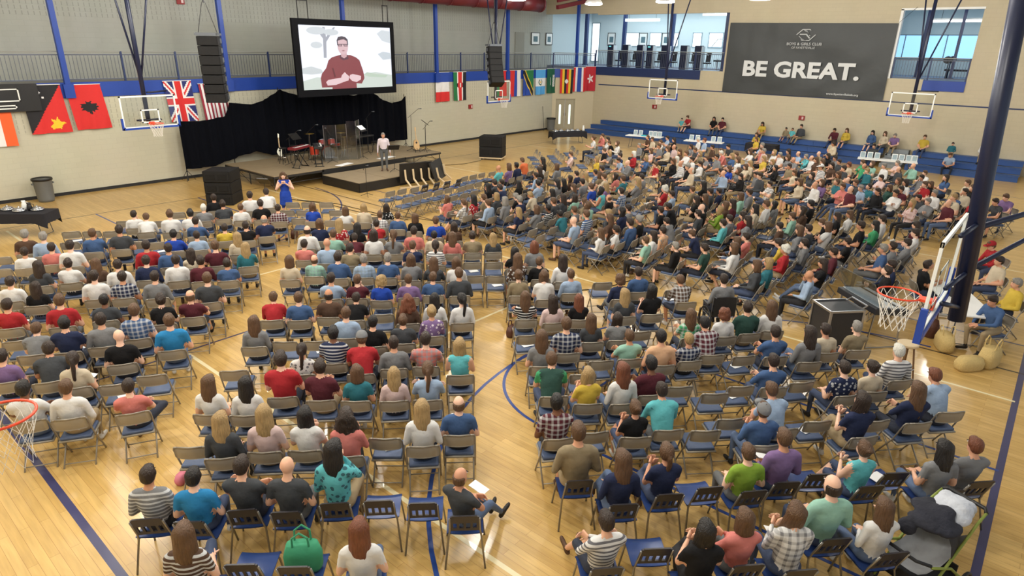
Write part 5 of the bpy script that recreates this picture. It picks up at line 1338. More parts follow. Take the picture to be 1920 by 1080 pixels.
def dress(code, hair, seed, short=None):
    hair = hair.split('@')[0]
    r = random.Random(seed); fem = hair[0] in 'lwhpuc' and hair != 'cw'
    sk = SKIN[r.choice((0,0,1,2,2,3,5))]
    if hair == 'sk' and r.random() < .25: sk = SKIN[4]
    sh = shirt_mat(code); pt = PANTS[r.choice((0,0,1,1,2,3,4,5))]
    short = r.random() < (.6 if code[0] not in 'wl' else .35) if short is None else short
    bare = fem and code[0] in 'aP' and r.random() < .5
    calf = sk if r.random() < (.3 if fem else .15) else pt
    return [sk, sh, sk if bare else sh, sk if (short or bare) else sh, pt, calf, SHOES[r.choice((0,0,1,2))], M_EDARK, M_LIP, M_EYE], fem
def pick_pose(fem, seed):
    r = random.Random(seed*7+1); return r.choice((0,0,0,1,4,6,7,9,5)) if fem else r.choice((0,0,0,1,2,3,5,6,0))
def person(label, loc, heading, code, hair, seed, pose=None, scale=1., group=None, short=None, pants=None, body=None, tilt=None):
    ms, fem = dress(code, hair, seed, short)
    if pants is not None: ms[4] = PANTS[pants]; ms[5] = PANTS[pants]
    if body is None:
        p = pick_pose(fem, seed) if pose is None else pose
        body = BODY.get((1 if fem else 0, p)) or BODY[(0 if fem else 1, p)]
    me, HM = body
    o = bpy.data.objects.new('person', me); COL.objects.link(o); put_mats(o, ms)
    o.location = loc; o.rotation_euler = (0,0,math.radians(heading-90)); o.scale = (scale,)*3
    tag(o, label, 'person', group)
    if hair[0] != 'x':
        hme = HAIR[hair[0]]; h = bpy.data.objects.new('hair', hme); COL.objects.link(h); h.parent = o; h.matrix_local = HM
        put_mats(h, [hair_mat(hair[1] if hair[0] != 'k' else 'b')])
        if hair[0] == 'k':
            c = bpy.data.objects.new('cap', CAPM); COL.objects.link(c); c.parent = o; c.matrix_local = HM
            put_mats(c, [shirt_mat({'g':'g','w':'w','r':'r'}.get(hair[1],'g'))])
    return o

# ------------------------------------------------------------------ chairs
M_CHG = mat('chair_grey_metal', srgb(150,143,130), .40, metal=.2, noise=.05); M_CHT = mat('chair_tube', srgb(150,144,134), .36, metal=.4); M_CHB = mat('chair_vinyl_blue', srgb(70,86,118), .5, noise=.08, bump=.15); M_PLB = mat('plastic_blue', srgb(46,68,122), .3, noise=.05); M_PLD = mat('plastic_shaded', srgb(44,42,48), .4, noise=.08); M_CHL = mat('chair_chrome_leg', srgb(150,148,144), .28, metal=.85)
def folding_parts():
    P = []
    q = MB(); vs = []; fs = []; n = 8
    for j,(z,yo) in enumerate(((.60,-.205),(.63,-.215),(.70,-.228),(.77,-.238),(.795,-.235))):
        for i in range(n+1):
            u = i/n*2-1; wd = .215 if 0 < j < 4 else .19
            vs.append((u*wd, yo-.035*(1-u*u), z))
    for j in range(4):
        for i in range(n): fs.append((j*(n+1)+i,(j+1)*(n+1)+i,(j+1)*(n+1)+i+1,j*(n+1)+i+1))
    o = len(vs); vs2 = [(x,y-.014,z) for x,y,z in vs]; q.add(vs, fs); q.add(vs2, [f[::-1] for f in fs])
    rim = [j*(n+1) for j in range(5)] + [4*(n+1)+i for i in range(1,n+1)] + [j*(n+1)+n for j in range(3,-1,-1)] + [i for i in range(n-1,0,-1)]
    q.f += [(rim[i], rim[(i+1)%len(rim)], o+rim[(i+1)%len(rim)], o+rim[i]) for i in range(len(rim))]; q.m += [0]*len(rim)
    P.append(('backrest', q, M_CHG))
    q = MB(); q.obox((0,.02,.435),(.40,.40,.05),(.03,0,0),0,.018); P.append(('seat_cushion', q, M_CHB))
    q = MB(); q.obox((0,.02,.400),(.43,.43,.022),(.03,0,0)); P.append(('seat_pan', q, M_CHG))
    for sx in (-1,1):
        q = MB(); q.tube([(sx*.16,-.262,.80),(sx*.205,-.245,.79),(sx*.222,-.225,.74),(sx*.225,-.10,.43),(sx*.225,.10,.12),(sx*.225,.17,.0)], .0125, n=6); P.append(('front_leg', q, M_CHT))
        q = MB(); q.tube([(sx*.20,.12,.40),(sx*.20,-.06,.22),(sx*.20,-.27,.0)], .0125, n=6); P.append(('rear_leg', q, M_CHT))
    q = MB(); q.cyl((-.2,-.225,.05),(.2,-.225,.05),.009,n=6); P.append(('rear_stretcher', q, M_CHT))
    q = MB(); q.cyl((-.225,.13,.07),(.225,.13,.07),.009,n=6); P.append(('front_stretcher', q, M_CHT))
    q = MB(); q.tube([(-.16,-.262,.80),(0,-.285,.802),(.16,-.262,.80)], .0125, n=6); P.append(('top_tube', q, M_CHT))
    return P
def plastic_parts():
    P = []
    q = MB(); vs = []; fs = []
    prof = [(.24,.40),(.225,.435),(.15,.445),(0,.435),(-.15,.43),(-.20,.44)]
    for y,z in prof:
        for i in range(9): u = i/8*2-1; vs.append((u*.215, y, z+.02*u*u-.008))
    for j in range(5):
        for i in range(8): fs.append((j*9+i,j*9+i+1,(j+1)*9+i+1,(j+1)*9+i))
    o = len(vs); q.add(vs, fs); q.add([(x,y,z-.012) for x,y,z in vs], [f[::-1] for f in fs]); P.append(('seat_shell', q, M_PLB))
    q = MB(); yb = lambda z: -.19-.14*(z-.44)/.36
    def slab(x0,x1,z0,z1):
        q.add([(x0,yb(z0)-.012,z0),(x1,yb(z0)-.012,z0),(x1,yb(z1)-.012,z1),(x0,yb(z1)-.012,z1),(x0,yb(z0)+.01,z0),(x1,yb(z0)+.01,z0),(x1,yb(z1)+.01,z1),(x0,yb(z1)+.01,z1)], [(0,1,2,3),(7,6,5,4),(0,4,5,1),(1,5,6,2),(2,6,7,3),(3,7,4,0)])
    slab(-.165,.165,.66,.79); slab(-.165,.165,.50,.55); slab(-.145,.145,.79,.805)
    for x in (-.165,-.0925,-.015,.0625,.135): slab(x, x+.03, .55, .66)
    P.append(('backrest', q, M_PLD))  # backlit shade of the blue shell put into the backrest colour
    for sx in (-1,1):
        q = MB(); q.tube([(sx*.19,.16,.42),(sx*.20,.19,.38),(sx*.235,.26,.0)], .0125, n=6); P.append(('front_leg', q, M_CHL))
        q = MB(); q.tube([(sx*.172,-.325,.76),(sx*.176,-.215,.50),(sx*.19,-.19,.40),(sx*.235,-.30,.0)], .0125, n=6); P.append(('rear_leg', q, M_CHL))
    q = MB(); q.tube([(-.19,.16,.415),(-.19,-.18,.405)], .011, n=6); q.tube([(.19,.16,.415),(.19,-.18,.405)], .011, n=6); P.append(('seat_rail', q, M_CHL))
    return P
CH_PARTS = {}
for key, fn in (('f', folding_parts), ('p', plastic_parts)):
    L_ = []
    for nm, q, m in fn():
        me = q.mesh(nm, nm not in ('seat_pan','backrest') or key == 'f'); me.materials.append(m); L_.append((nm, me))
    allq = MB(); ms = []
    for nm, q, m in fn():
        if m not in ms: ms.append(m)
        allq.add(q.v, q.f, ms.index(m))
    one = allq.mesh('chair'); [one.materials.append(m) for m in ms]
    CH_PARTS[key] = (L_, one, allq, ms)
CHN = dict(f='folding_chair', p='stacking_chair'); CHD = dict(f='grey folding chair', p='blue plastic chair')
def chair(kind, loc, heading, label, group, parts=True):
    rz = math.radians(heading-90)
    if not parts:
        o = bpy.data.objects.new(CHN[kind], CH_PARTS[kind][1]); COL.objects.link(o); o.location = loc; o.rotation_euler = (0,0,rz)
        return tag(o, label, 'chair', group)
    t = thing(CHN[kind], label, 'chair', loc, rz, group)
    for nm, me in CH_PARTS[kind][0]:
        o = bpy.data.objects.new(nm, me); COL.objects.link(o); o.parent = t
    return t
PEOPLE = """\
L 11 8.91 19.91 k sn
L 10 8.14 18.95 g sw
L 10 8.64 18.78 d sn
L 10 8.93 18.26 w sb
L 11 9.69 19.10 w sn
L 11 10.25 19.12 w sn
L 10 9.37 17.91 k sn
L 8 8.54 16.21 n bg
L 9 9.62 17.36 m:p sn
L 10 6.46 19.60 w sn
L 9 6.50 18.95 w sb
L 9 6.98 18.45 w sb
L 9 7.43 18.20 w sk
L 8 7.27 17.52 b sn
L 8 7.59 16.55 y sn
L 7 7.98 16.20 k sn
L 8 3.75 18.97 B sg
L 7 4.00 18.47 l sg
L 7 3.93 17.63 p sn
L 7 4.91 17.99 b sb
L 8 5.45 17.76 d sn
L 7 6.32 16.65 R sk
L 7 6.72 16.31 l sn
L 6 7.26 15.26 c ly
L 7 3.42 17.78 w sn
L 6 4.18 17.13 w sn
L 6 5.38 15.92 r sn
L 6 5.69 15.47 b sn
L 6 6.01 15.01 c ln
L 6 6.48 14.77 m sb
L 5 6.94 14.22 t ly
L 5 3.31 16.20 d ln
L 5 3.78 15.98 w sn
L 5 4.19 15.56 B lb
L 5 4.46 15.07 w sn
L 5 4.99 14.94 n sn
L 5 5.42 14.42 w sn
L 5 5.76 14.00 m sn
L 5 6.17 13.63 b sn
L 5 2.65 15.61 w sn
L 4 2.92 14.99 k ln
L 4 3.83 14.52 w sn
L 4 4.23 14.18 n:p sn
L 4 4.68 13.68 g sn
L 4 5.30 12.68 d sb
L 3 2.26 14.10 r sn
L 3 2.92 13.48 r sb
L 3 3.56 13.21 d sk
L 3 4.21 12.26 k un
L 3 4.74 12.19 m bb
L 2 2.22 12.56 g sb
L 2 2.64 12.25 n sk
L 2 3.12 12.04 g sn
L 2 3.64 11.95 b:p sb
L 2 3.86 11.04 A sb
L 1 1.65 11.79 v sn
L 1 2.10 11.32 d sn
L 1 2.34 10.81 c pn
L 1 3.09 11.12 k x
L 0 1.58 10.26 w sk
L 0 1.98 9.92 w sb
L 0 2.61 9.43 p sn
M 11 10.33 16.64 R lb
M 11 10.88 15.76 w hb
M 11 11.31 15.46 c ly
M 11 11.96 15.21 k:f ln
M 10 11.27 14.65 w:p sb
M 10 11.52 14.14 b sb
M 10 11.72 13.64 k hb
M 9 11.70 12.75 R sb
M 9 11.81 12.15 B ln
M 9 9.33 14.75 n hb
M 9 9.72 14.40 r:f ly
M 9 9.94 13.91 k lk
M 9 10.50 13.83 r sn
M 8 8.73 14.39 w bn
M 8 9.12 13.81 q sb
M 8 9.32 13.24 m sn
M 8 9.61 12.80 w hn
M 8 9.97 12.43 g pb
M 8 10.54 12.32 p sn
M 8 10.88 11.93 c sk
M 8 11.00 11.37 p lb
M 8 11.41 11.06 o sn
M 8 11.81 10.72 d ly
M 7 8.16 13.63 p sn
M 7 8.38 13.01 l x
M 7 8.66 12.47 o sn
M 7 9.83 11.56 n sb
M 7 10.09 11.02 w:s pn
M 6 7.17 12.67 c hb
M 6 7.66 12.46 q:p bb
M 6 7.95 11.96 b sn
M 6 8.37 11.58 l:p sg
M 6 8.75 11.18 b sg
M 6 8.98 10.65 g lb
M 6 9.29 10.22 d lb
M 6 9.57 9.78 w hb
M 5 7.13 11.01 l sn
M 5 7.51 10.65 m sb
M 5 7.78 10.18 R cy
M 5 8.26 9.90 v sb
M 5 8.71 9.62 b sb
M 5 9.06 9.20 d sb
M 4 5.71 10.94 r sb
M 4 6.06 10.55 b sb
M 4 6.54 10.25 B bn
M 4 6.78 9.78 k sn
M 4 7.38 8.89 B wr
M 4 7.83 8.62 w lk
M 4 8.10 8.16 w pk
M 3 4.91 10.11 g lb
M 3 6.20 9.21 l sb
M 3 6.32 8.58 k sk
M 3 6.75 8.29 d sb
M 3 7.30 8.14 v:f uy
M 2 4.91 8.62 w:f pn
M 2 5.48 8.56 n:s sk
M 2 5.56 7.93 r kg
M 2 6.03 7.68 g sn
M 2 6.44 7.34 p:p sn
M 2 6.62 6.72 a ly
M 1 4.32 8.22 r sn@s1.1
M 1 4.66 7.71 m sn
M 1 5.01 7.30 t hb
M 1 5.38 6.89 P ly
M 1 5.75 6.53 l pb
M 1 3.38 8.55 w lb
M 1 3.71 8.15 w lk
M 0 3.44 7.14 P ly
M 0 3.81 6.78 w lk
M 0 4.10 6.27 p wn@s1.05
M 0 4.90 5.71 w ly
M 0 5.41 5.53 b bb
M 0 3.00 7.43 d ly
MP 1 1.95 7.03 g:s sn
MP 1 2.27 6.61 A sk
MP 1 2.74 6.37 d sn
MP 1 3.06 5.96 d x
MP 1 3.51 5.68 a:f lk@s1.1
MP 1 4.37 4.39 d bb@h-40,p5,j
MP 0 1.79 5.71 B:s lb
MP 0 2.97 4.49 w lr
R1 8 11.20 9.48 k lk
R1 8 11.64 9.21 g hr
R1 7 10.61 8.87 B:f lb
R1 7 11.05 8.58 k sb
R1 7 11.27 8.09 w ln
R1 6 9.93 8.27 o ub
R1 6 10.15 7.74 w hb
R1 6 10.81 7.53 l sb
R1 6 11.24 6.57 n cb
R1 6 11.88 6.49 b sn
R1 5 10.98 5.66 k lk
R1 5 9.06 7.36 k:s lb
R1 5 9.29 6.87 P ln
R1 5 9.77 6.57 k lr
R1 5 10.51 6.00 d ly
R1 6 12.06 5.45 B:p sb@p3
R1 6 12.65 4.87 g sn@W,p0
R1 4 9.49 5.51 g ln
R1 4 9.08 5.83 d lb
R1 4 10.49 4.57 G:p lb
R1 4 10.96 4.13 w cr
R1 4 11.41 3.85 D sn
R1 4 11.84 3.56 w lb
R1 2 7.75 5.92 g lb
R1 3 8.42 5.90 n:p sb
R1 2 8.98 4.98 q sb
R1 2 9.14 4.45 e sk
R1 2 9.60 4.18 n:p sy
R1 2 10.09 3.98 m:p sk
R1 2 10.78 3.13 b sn
R1 2 10.97 2.62 g ln
R1 2 11.55 2.50 c sn
R1 2 12.07 2.10 o sg
R1 1 7.10 5.19 D sb@g
R1 1 7.28 4.67 y hy
R1 1 7.63 4.29 w lr
R1 1 8.14 4.11 m sk
R1 1 9.67 2.76 b sn@p5
R1 1 10.18 1.83 n:f sn
R1 1 10.61 1.53 c un
R1 1 11.31 1.31 w:s sw
R1 0 6.24 4.47 m:p sk
R1 0 7.00 3.69 k ub
R1 0 7.46 3.44 a sn
R1 0 8.01 2.28 b kg
R1 0 8.58 2.24 l sb
R1 0 9.12 1.34 n ln
R1 0 10.05 0.84 n lb
R1 0 10.73 0.52 l sr
RP 1 5.76 3.78 o sb@s1.1,l
RP 1 5.75 3.14 n lb
RP 1 6.27 2.83 n pb
RP 1 7.00 2.10 L sb
RP 1 7.46 1.84 v sb
RP 1 8.07 1.04 a ub
RP 1 8.64 0.28 g lk
RP 1 9.10 0.02 g sr
RP 0 4.79 2.76 w:s sn@h16,p5
RP 0 5.30 1.87 k lk
RP 0 5.80 1.68 p hb
RP 0 6.10 1.24 w:p lb
RP 0 6.82 1.10 q bn@s1.08
RP 0 7.00 0.58 w lb
R2 12 13.96 14.68 p lb
R2 11 13.88 13.91 w:p pb
R2 11 14.40 13.94 r:f lk
R2 11 14.92 13.97 o pb
R2 11 15.44 13.90 d hy
R2 10 14.30 13.24 l sb
R2 10 14.79 12.95 g hg
R2 10 15.30 12.80 n sg
R2 10 15.77 13.07 k sg
R2 9 14.33 12.02 n ly
R2 9 14.83 11.77 g hb
R2 9 15.35 11.72 k:s sk
R2 9 15.97 11.96 d sb
R2 11 16.39 14.31 n sn
R2 10 16.50 13.06 c sy
R2 10 16.99 12.79 g lk
R2 12 16.25 15.02 k lk
R2 12 16.78 14.93 d sn
R2 11 17.67 13.97 l sk
R2 11 18.13 14.27 g sk
R2 10 18.39 13.63 g lk
R2 10 18.90 13.71 k lk
R2 13 19.40 16.85 v hb
R2 13 19.92 16.85 n sk
R2 13 18.80 16.87 a x
R2 13 21.45 16.70 k lk
R2 14 21.08 17.23 O sb
R2 13 20.58 16.08 w sb
R2 12 20.99 15.60 g hb
R2 12 19.62 15.43 k ln
R2 12 19.10 15.17 l sn
R2 11 20.58 14.33 n sn
R2 11 19.52 13.87 B ln
R2 12 17.47 14.65 k lk
R2 12 17.21 15.29 l sn
R2 10 20.27 13.71 c ly
R2 10 19.09 13.02 g sn
R2 10 18.39 12.91 d lb
R2 10 21.24 13.89 b:p sn
R2 10 20.85 13.44 o hb
R2 10 20.40 12.99 c sb
R2 9 20.90 12.72 p ln
R2 10 21.99 14.07 k sn
R2 9 20.50 12.22 t sb
R2 9 19.15 12.05 v ly
R2 9 18.42 12.19 R sb
R2 8 18.17 11.59 a hk
R2 8 18.55 11.03 b:p sn
R2 8 17.82 11.08 k bb
R2 9 17.03 11.91 q hn
R2 8 16.77 11.32 o lb
R2 9 16.49 11.95 d ln
R2 8 15.63 10.91 g sb
R2 8 16.14 10.73 q hb
R2 8 15.12 10.82 t sk
R2 7 14.23 9.94 l x
R2 7 15.10 10.11 b:s sb
R2 7 15.26 9.42 B lb
R2 7 15.70 9.76 d ly
R2 7 16.21 9.59 n lk
R2 7 16.72 9.73 g sn
R2 6 14.16 8.97 w lb
R2 6 14.68 8.83 w pn
R2 6 15.19 8.71 b sn
R2 6 15.71 8.73 k ug
R2 5 14.27 7.69 q sb
R2 5 14.79 7.76 w ln
R2 5 15.44 7.82 e:f sn
R2 5 16.62 8.08 g sn
R2 6 17.37 8.94 k sn
R2 6 18.24 8.85 k sk
R2 7 20.07 10.30 r cw
R2 7 19.73 9.79 l sn
R2 4 14.39 6.89 k sg
R2 6 21.09 9.70 o sb
R2 6 21.62 9.55 k lk
R2 6 20.94 8.97 d sn
R2 6 21.46 8.88 n sn
R2 6 19.87 8.67 d lb
R2 6 19.35 8.76 k ln
R2 5 18.20 8.01 k x
R2 5 17.61 7.84 d sn
R2 5 18.64 7.59 L hy
R2 5 19.15 7.66 B lb
R2 5 19.70 7.66 m ln
R2 5 20.96 7.91 q hb
R2 5 21.76 7.92 g sn
R2 4 19.56 6.86 c lk
R2 4 18.51 6.84 r ln
R2 4 20.10 6.75 w sb
R2 3 20.61 6.63 g lk
R2 4 17.41 6.97 a sn
R2 4 18.00 7.03 g sn
R2 3 17.76 6.41 g ln
R2 4 15.92 6.94 n sb
R2 3 16.35 5.91 p sn
R2 3 15.66 5.84 k hb
R2 3 14.94 5.63 w hb
R2 4 14.66 6.26 D sn
R2 3 19.66 5.78 q sb
R2 3 18.24 5.66 B sn
R2 2 15.84 4.71 r cw
R2 2 16.36 4.77 y sn
R2 3 21.31 5.81 k sk
R2 2 20.21 5.64 B ln
R2 2 20.58 4.77 k ln
R2 1 21.09 4.57 w lb
R2 2 19.59 4.65 k sb
R2 2 18.79 4.58 w hb
R2 2 18.31 4.89 d sn
R2 2 17.79 5.00 g hb
R2 2 16.86 4.54 g sn
R2 1 19.40 3.86 k sn
R2 1 20.16 3.64 G lk
R2 0 20.85 3.61 w sn
R2 1 17.94 3.83 k sn
R2 0 17.51 2.89 b sg
R2 0 18.07 2.76 g sn
R2 0 18.73 2.61 g sn
R2 0 19.83 2.63 w sn
R2 0 20.86 2.75 m ln
R2 1 16.61 3.78 m sn
R2 1 14.36 3.65 l x
R2 1 15.46 3.73 k ln
R2 2 14.08 4.74 d hb
R2 2 14.60 4.65 t hy
R2 8 20.40 11.53 g ly
R2 8 21.45 11.94 g sn
R2 8 21.45 11.09 d lk
R3 13 24.04 17.14 P sb
R3 11 28.79 19.03 w ub
R3 10 30.51 19.59 p sb
R3 10 29.41 18.60 w sk
R3 10 28.99 17.90 k sb
R3 10 28.63 17.45 w hb
R3 11 26.28 16.76 k sb
R3 11 25.75 16.15 g hy
R3 12 23.81 15.54 y hy
R3 11 25.03 15.15 n sn
R3 11 24.69 14.69 l sn
R3 11 23.87 13.98 g x
R3 11 25.91 14.93 r hw
R3 10 25.51 14.10 b hy
R3 10 24.49 13.01 r sb
R3 8 32.01 17.61 B sb
R3 8 31.60 17.12 c sb
R3 9 29.11 16.49 g sg
R3 8 30.78 16.23 w sb
R3 7 32.59 16.79 l sn
R3 7 32.07 16.13 k ln
R3 9 28.86 15.24 g sb
R3 8 28.54 14.61 c lb
R3 8 29.25 14.64 P x
R3 9 27.95 15.17 P hb
R3 8 27.91 13.68 B lb
R3 9 26.42 13.04 c hw
R3 10 25.44 12.71 k lb
R3 9 25.21 12.24 w:p x
R3 7 30.56 14.37 g ln
R3 7 29.55 13.66 d sb
R3 5 33.29 15.27 w sw
R3 5 32.54 14.59 l sr
R3 7 28.79 13.02 o hy
R3 8 27.65 13.23 w sb
R3 8 26.91 12.52 w un
R3 8 26.25 11.85 w pn
R3 10 24.41 11.53 k sg
R3 10 23.84 11.11 c bw
R3 6 31.02 13.45 B sn
R3 7 27.81 12.30 g sb
R3 7 27.71 11.75 g sn
R3 6 30.02 12.56 w hb
R3 6 29.71 12.14 p sw
R3 6 28.51 11.40 b hy
R3 5 31.80 12.71 d sk
R3 6 29.53 11.63 o sb
R3 6 28.01 10.90 w hb
R3 8 25.66 10.31 R hb
R3 8 24.82 10.30 g hn
R3 9 24.39 9.99 l x
R3 8 24.59 9.38 k ln
R3 7 26.89 10.13 c hb
R3 8 25.27 9.73 g hb
R3 2 35.94 13.11 y lb
R3 5 30.51 11.38 w hb
R3 3 33.07 11.76 l sg
R3 4 31.71 11.22 p sb
R3 4 31.23 10.96 P sg
R3 4 31.15 10.41 w hy
R3 4 30.80 10.03 w sg
R3 3 32.11 10.11 k ln
R3 5 29.10 10.19 y ly
R3 5 28.88 9.71 k:f hy
R3 6 27.57 10.19 c ly
R3 6 27.57 9.09 k lk
R3 4 30.16 9.48 g hb
R3 4 29.78 9.12 g x
R3 3 31.92 9.61 l bb
R3 3 31.65 9.16 a:f sg
R3 3 31.08 8.72 w bb
R3 2 33.03 8.97 o x
R3 0 36.51 9.29 c cn
R3 2 32.32 8.36 k hn
R3 2 31.73 7.89 g sn
R3 3 30.50 8.36 B lb
R3 3 30.15 7.98 o hb
R3 2 31.24 7.58 d sn
R3 2 30.78 7.06 c cr
R3 1 32.01 6.83 G lb
R3 5 28.18 8.73 o sn
R3 5 27.01 8.15 c lb
R3 5 26.32 7.26 d ln
R3 4 28.59 7.59 w:s kw
R3 3 29.26 7.36 B ln
R3 3 29.13 6.83 d sn
R3 4 27.18 6.55 o hb
R3 4 26.91 6.10 b bb
R3 7 25.51 9.12 g sn
R3 8 24.62 8.66 d sn
R3 8 23.85 8.01 w:p sn
R3 6 25.19 7.18 k sn
R3 7 24.59 7.17 c hb
R3 6 24.35 6.56 w bg
R3 6 25.13 6.54 v hb
R3 5 25.74 6.17 t sb
R3 5 24.81 5.77 p sb
R3 5 24.45 5.40 m bb
R3 5 25.56 5.32 l:f sg
R3 4 26.35 5.69 d sb
R3 2 30.53 6.39 G bb
R3 2 29.64 6.05 t sy
R3 1 31.17 6.21 q hb
R3 1 30.95 5.73 w sg
R3 0 32.70 5.58 P sg
R3 1 30.91 5.16 d bb
R3 0 31.98 4.81 q x
R3 3 28.19 5.26 P sn
R3 3 27.85 4.58 o lb
R3 3 27.43 4.27 w hn
R3 2 27.66 3.66 r sb
R3 1 29.54 4.07 g sn
R3 0 30.99 4.23 w sb
R3 2 28.41 3.58 k hb
R3 1 29.57 3.29 b ln
R3 1 28.92 2.51 c sb
R3 1 28.01 2.24 k hb
R3 2 27.34 2.37 c sn
R3 2 26.70 2.57 b sn
R3 3 26.30 3.14 w sg
R3 4 26.11 4.13 m sn
R3 4 26.41 4.56 D hb
R3 5 24.96 4.65 k sn
R3 4 26.20 5.17 t sn
R3 4 24.87 4.10 w sn
R3 4 25.37 3.44 d sn
R3 5 23.72 3.35 P:f ly
R3 4 24.50 3.08 g sg
R3 4 24.56 2.49 m bg
R3 3 25.54 1.93 r sn
R3 3 25.61 2.48 c sy
R3 1 27.39 1.04 v sb
R3 2 26.35 1.20 d sn
"""
EMPTY = """\
L 10 5.13 20.46 f
L 10 5.53 20.12 f
L 9 5.90 19.74 f
L 10 6.57 20.61 f
L 11 8.04 20.54 f
L 11 8.46 20.22 f
L 10 7.30 19.85 f
L 9 4.78 19.34 f
L 8 5.16 18.97 f
L 9 4.12 19.91 f
L 8 3.26 19.15 f
L 7 3.02 18.11 f
L 8 6.31 17.76 f
L 8 5.98 18.19 f
L 8 7.17 16.85 f
L 1 2.76 10.49 f
L 1 3.27 10.37 f
L 3 2.19 13.40 f
L 3 3.01 12.86 f
L 4 2.36 14.93 f
M 13 11.25 19.21 f
M 13 11.61 18.84 f
M 13 12.02 18.43 f
M 12 10.54 18.38 f
M 12 10.90 18.01 f
M 12 11.62 17.27 f
M 11 10.80 16.33 f
M 7 10.87 10.55 f
M 7 11.23 10.17 f
M 6 10.18 9.84 f
M 6 10.53 9.45 f
M 4 7.32 9.61 f
M 3 5.39 9.89 f
M 3 5.77 9.51 f
M 2 4.24 9.55 f
M 0 2.85 7.96 f
M 0 4.69 6.21 f
M 11 11.92 15.79 f
M 11 10.26 17.25 f
R1 4 8.52 6.88 f
R1 4 10.07 5.43 f
R1 2 8.58 5.31 f
R1 2 10.41 3.56 f
R1 1 8.67 3.90 f
R1 1 8.86 3.38 f
R1 1 9.35 3.17 f
R1 0 6.69 4.20 f
R1 0 7.80 3.04 f
R1 0 9.11 1.94 f
R1 0 9.69 1.31 f
R1 0 8.33 2.90 f
R1 2 7.98 5.26 f
R1 1 10.13 2.50 f
R1 7 11.85 7.41 f
R1 6 12.53 5.99 f
RP 1 6.71 2.53 p
RP 1 7.91 1.57 p
RP 1 8.58 0.86 p
MP 1 3.88 5.33 p
MP 1 4.20 4.91 p
MP 0 2.34 5.59 p
MP 0 2.68 5.16 p
RP 0 5.38 2.50 p
R2 15 14.43 18.32 f
R2 15 14.96 18.31 f
R2 15 15.48 18.21 f
R2 15 18.27 18.38 f
R2 15 18.79 18.38 f
R2 15 19.31 18.40 f
R2 15 19.83 18.28 f
R2 14 14.23 17.15 f
R2 14 14.74 17.22 f
R2 14 15.26 17.30 f
R2 14 15.78 17.24 f
R2 14 16.30 17.26 f
R2 14 16.81 17.09 f
R2 14 17.32 17.18 f
R2 14 17.84 17.21 f
R2 13 15.53 16.21 f
R2 13 16.06 16.21 f
R2 13 16.63 16.25 f
R2 9 14.06 11.42 f
R2 8 14.64 11.12 f
R2 8 13.74 10.88 f
R2 7 19.00 10.64 f
R2 7 19.53 10.65 f
R2 8 19.71 11.38 f
R2 6 17.79 8.49 f
R2 4 19.02 6.93 f
R2 3 19.27 6.29 f
R2 5 17.09 8.36 f
R2 7 14.72 9.65 f
R2 2 17.37 4.62 f
R2 1 18.46 3.91 f
R2 3 16.83 5.58 f
R2 3 18.71 5.92 f
R2 15 16.08 18.37 p
R2 15 16.60 18.32 p
R2 15 17.12 18.25 p
R2 15 17.70 18.24 p
R3 14 25.64 20.58 f
R3 14 25.20 20.05 f
R3 14 24.38 19.27 f
R3 14 23.76 18.59 f
R3 13 26.65 20.11 f
R3 13 26.16 19.61 f
R3 13 25.59 19.02 f
R3 13 25.25 18.63 f
R3 12 28.04 20.06 f
R3 12 27.64 19.67 f
R3 12 27.02 19.03 f
R3 11 27.98 18.42 f
R3 11 28.26 18.86 f
R3 12 25.55 17.49 f
R3 12 25.13 17.06 f
R3 11 23.10 12.77 f
R3 11 22.77 12.35 f
R3 9 23.88 10.50 f
R3 8 25.72 10.97 f
"""
# ------------------------------------------------------------------ the seated crowd
HEAD = dict(L=60, M=46, MP=46, R1=48, RP=46.5, R2=95, R3=139)
BNM = dict(L='left block', M='middle block', MP='nearest middle rows', R1='lower right block', RP='nearest right rows', R2='upper right block', R3='far right block')
ppl = []
for ln in PEOPLE.strip().split('\n'):
    b, rw_, x, y, c, h = ln.split(); ppl.append([b, int(rw_), float(x), float(y), c, h])
emp = []
for ln in EMPTY.strip().split('\n'):
    b, rw_, x, y, k = ln.split(); emp.append([b, int(rw_), float(x), float(y), k])
ppl = [p + [math.hypot(p[2],p[3]), i] for i,p in enumerate(ppl)]
near = sorted(ppl, key=lambda p: p[6])[:300]; nearset = {p[7] for p in near}
def seat_rank(items):
    rk = {}
    rows = {}
    for i,p in enumerate(items): rows.setdefault((p[0],p[1]), []).append(i)
    for key, ids in rows.items():
        a = math.radians(HEAD[key[0]]); rt = (math.sin(a), -math.cos(a))
        for n_, i in enumerate(sorted(ids, key=lambda i: items[i][2]*rt[0]+items[i][3]*rt[1])): rk[i] = n_
    return rk
prk = seat_rank(ppl)
def ordn(n): return ORD[n] if n < len(ORD) else str(n+1)+'th'
def desc(c, h):
    s_ = c.split(':'); top = SHN[s_[0]] + (' '+PTN[s_[1]] if len(s_) > 1 else '')
    hr = 'bald head' if h[0] == 'x' else ('balding head' if h[0] == 'b' else ('cap' if h[0] == 'k' else (HNS[h[0]]+' '+HNC[h[1]]+' hair')))
    return top, hr
used = set()
def pick(*cands):
    for c_ in cands:
        if len(c_.split()) <= 16 and c_ not in used: used.add(c_); return c_
    used.add(cands[-1]); return cands[-1]
papers = random.Random(5)
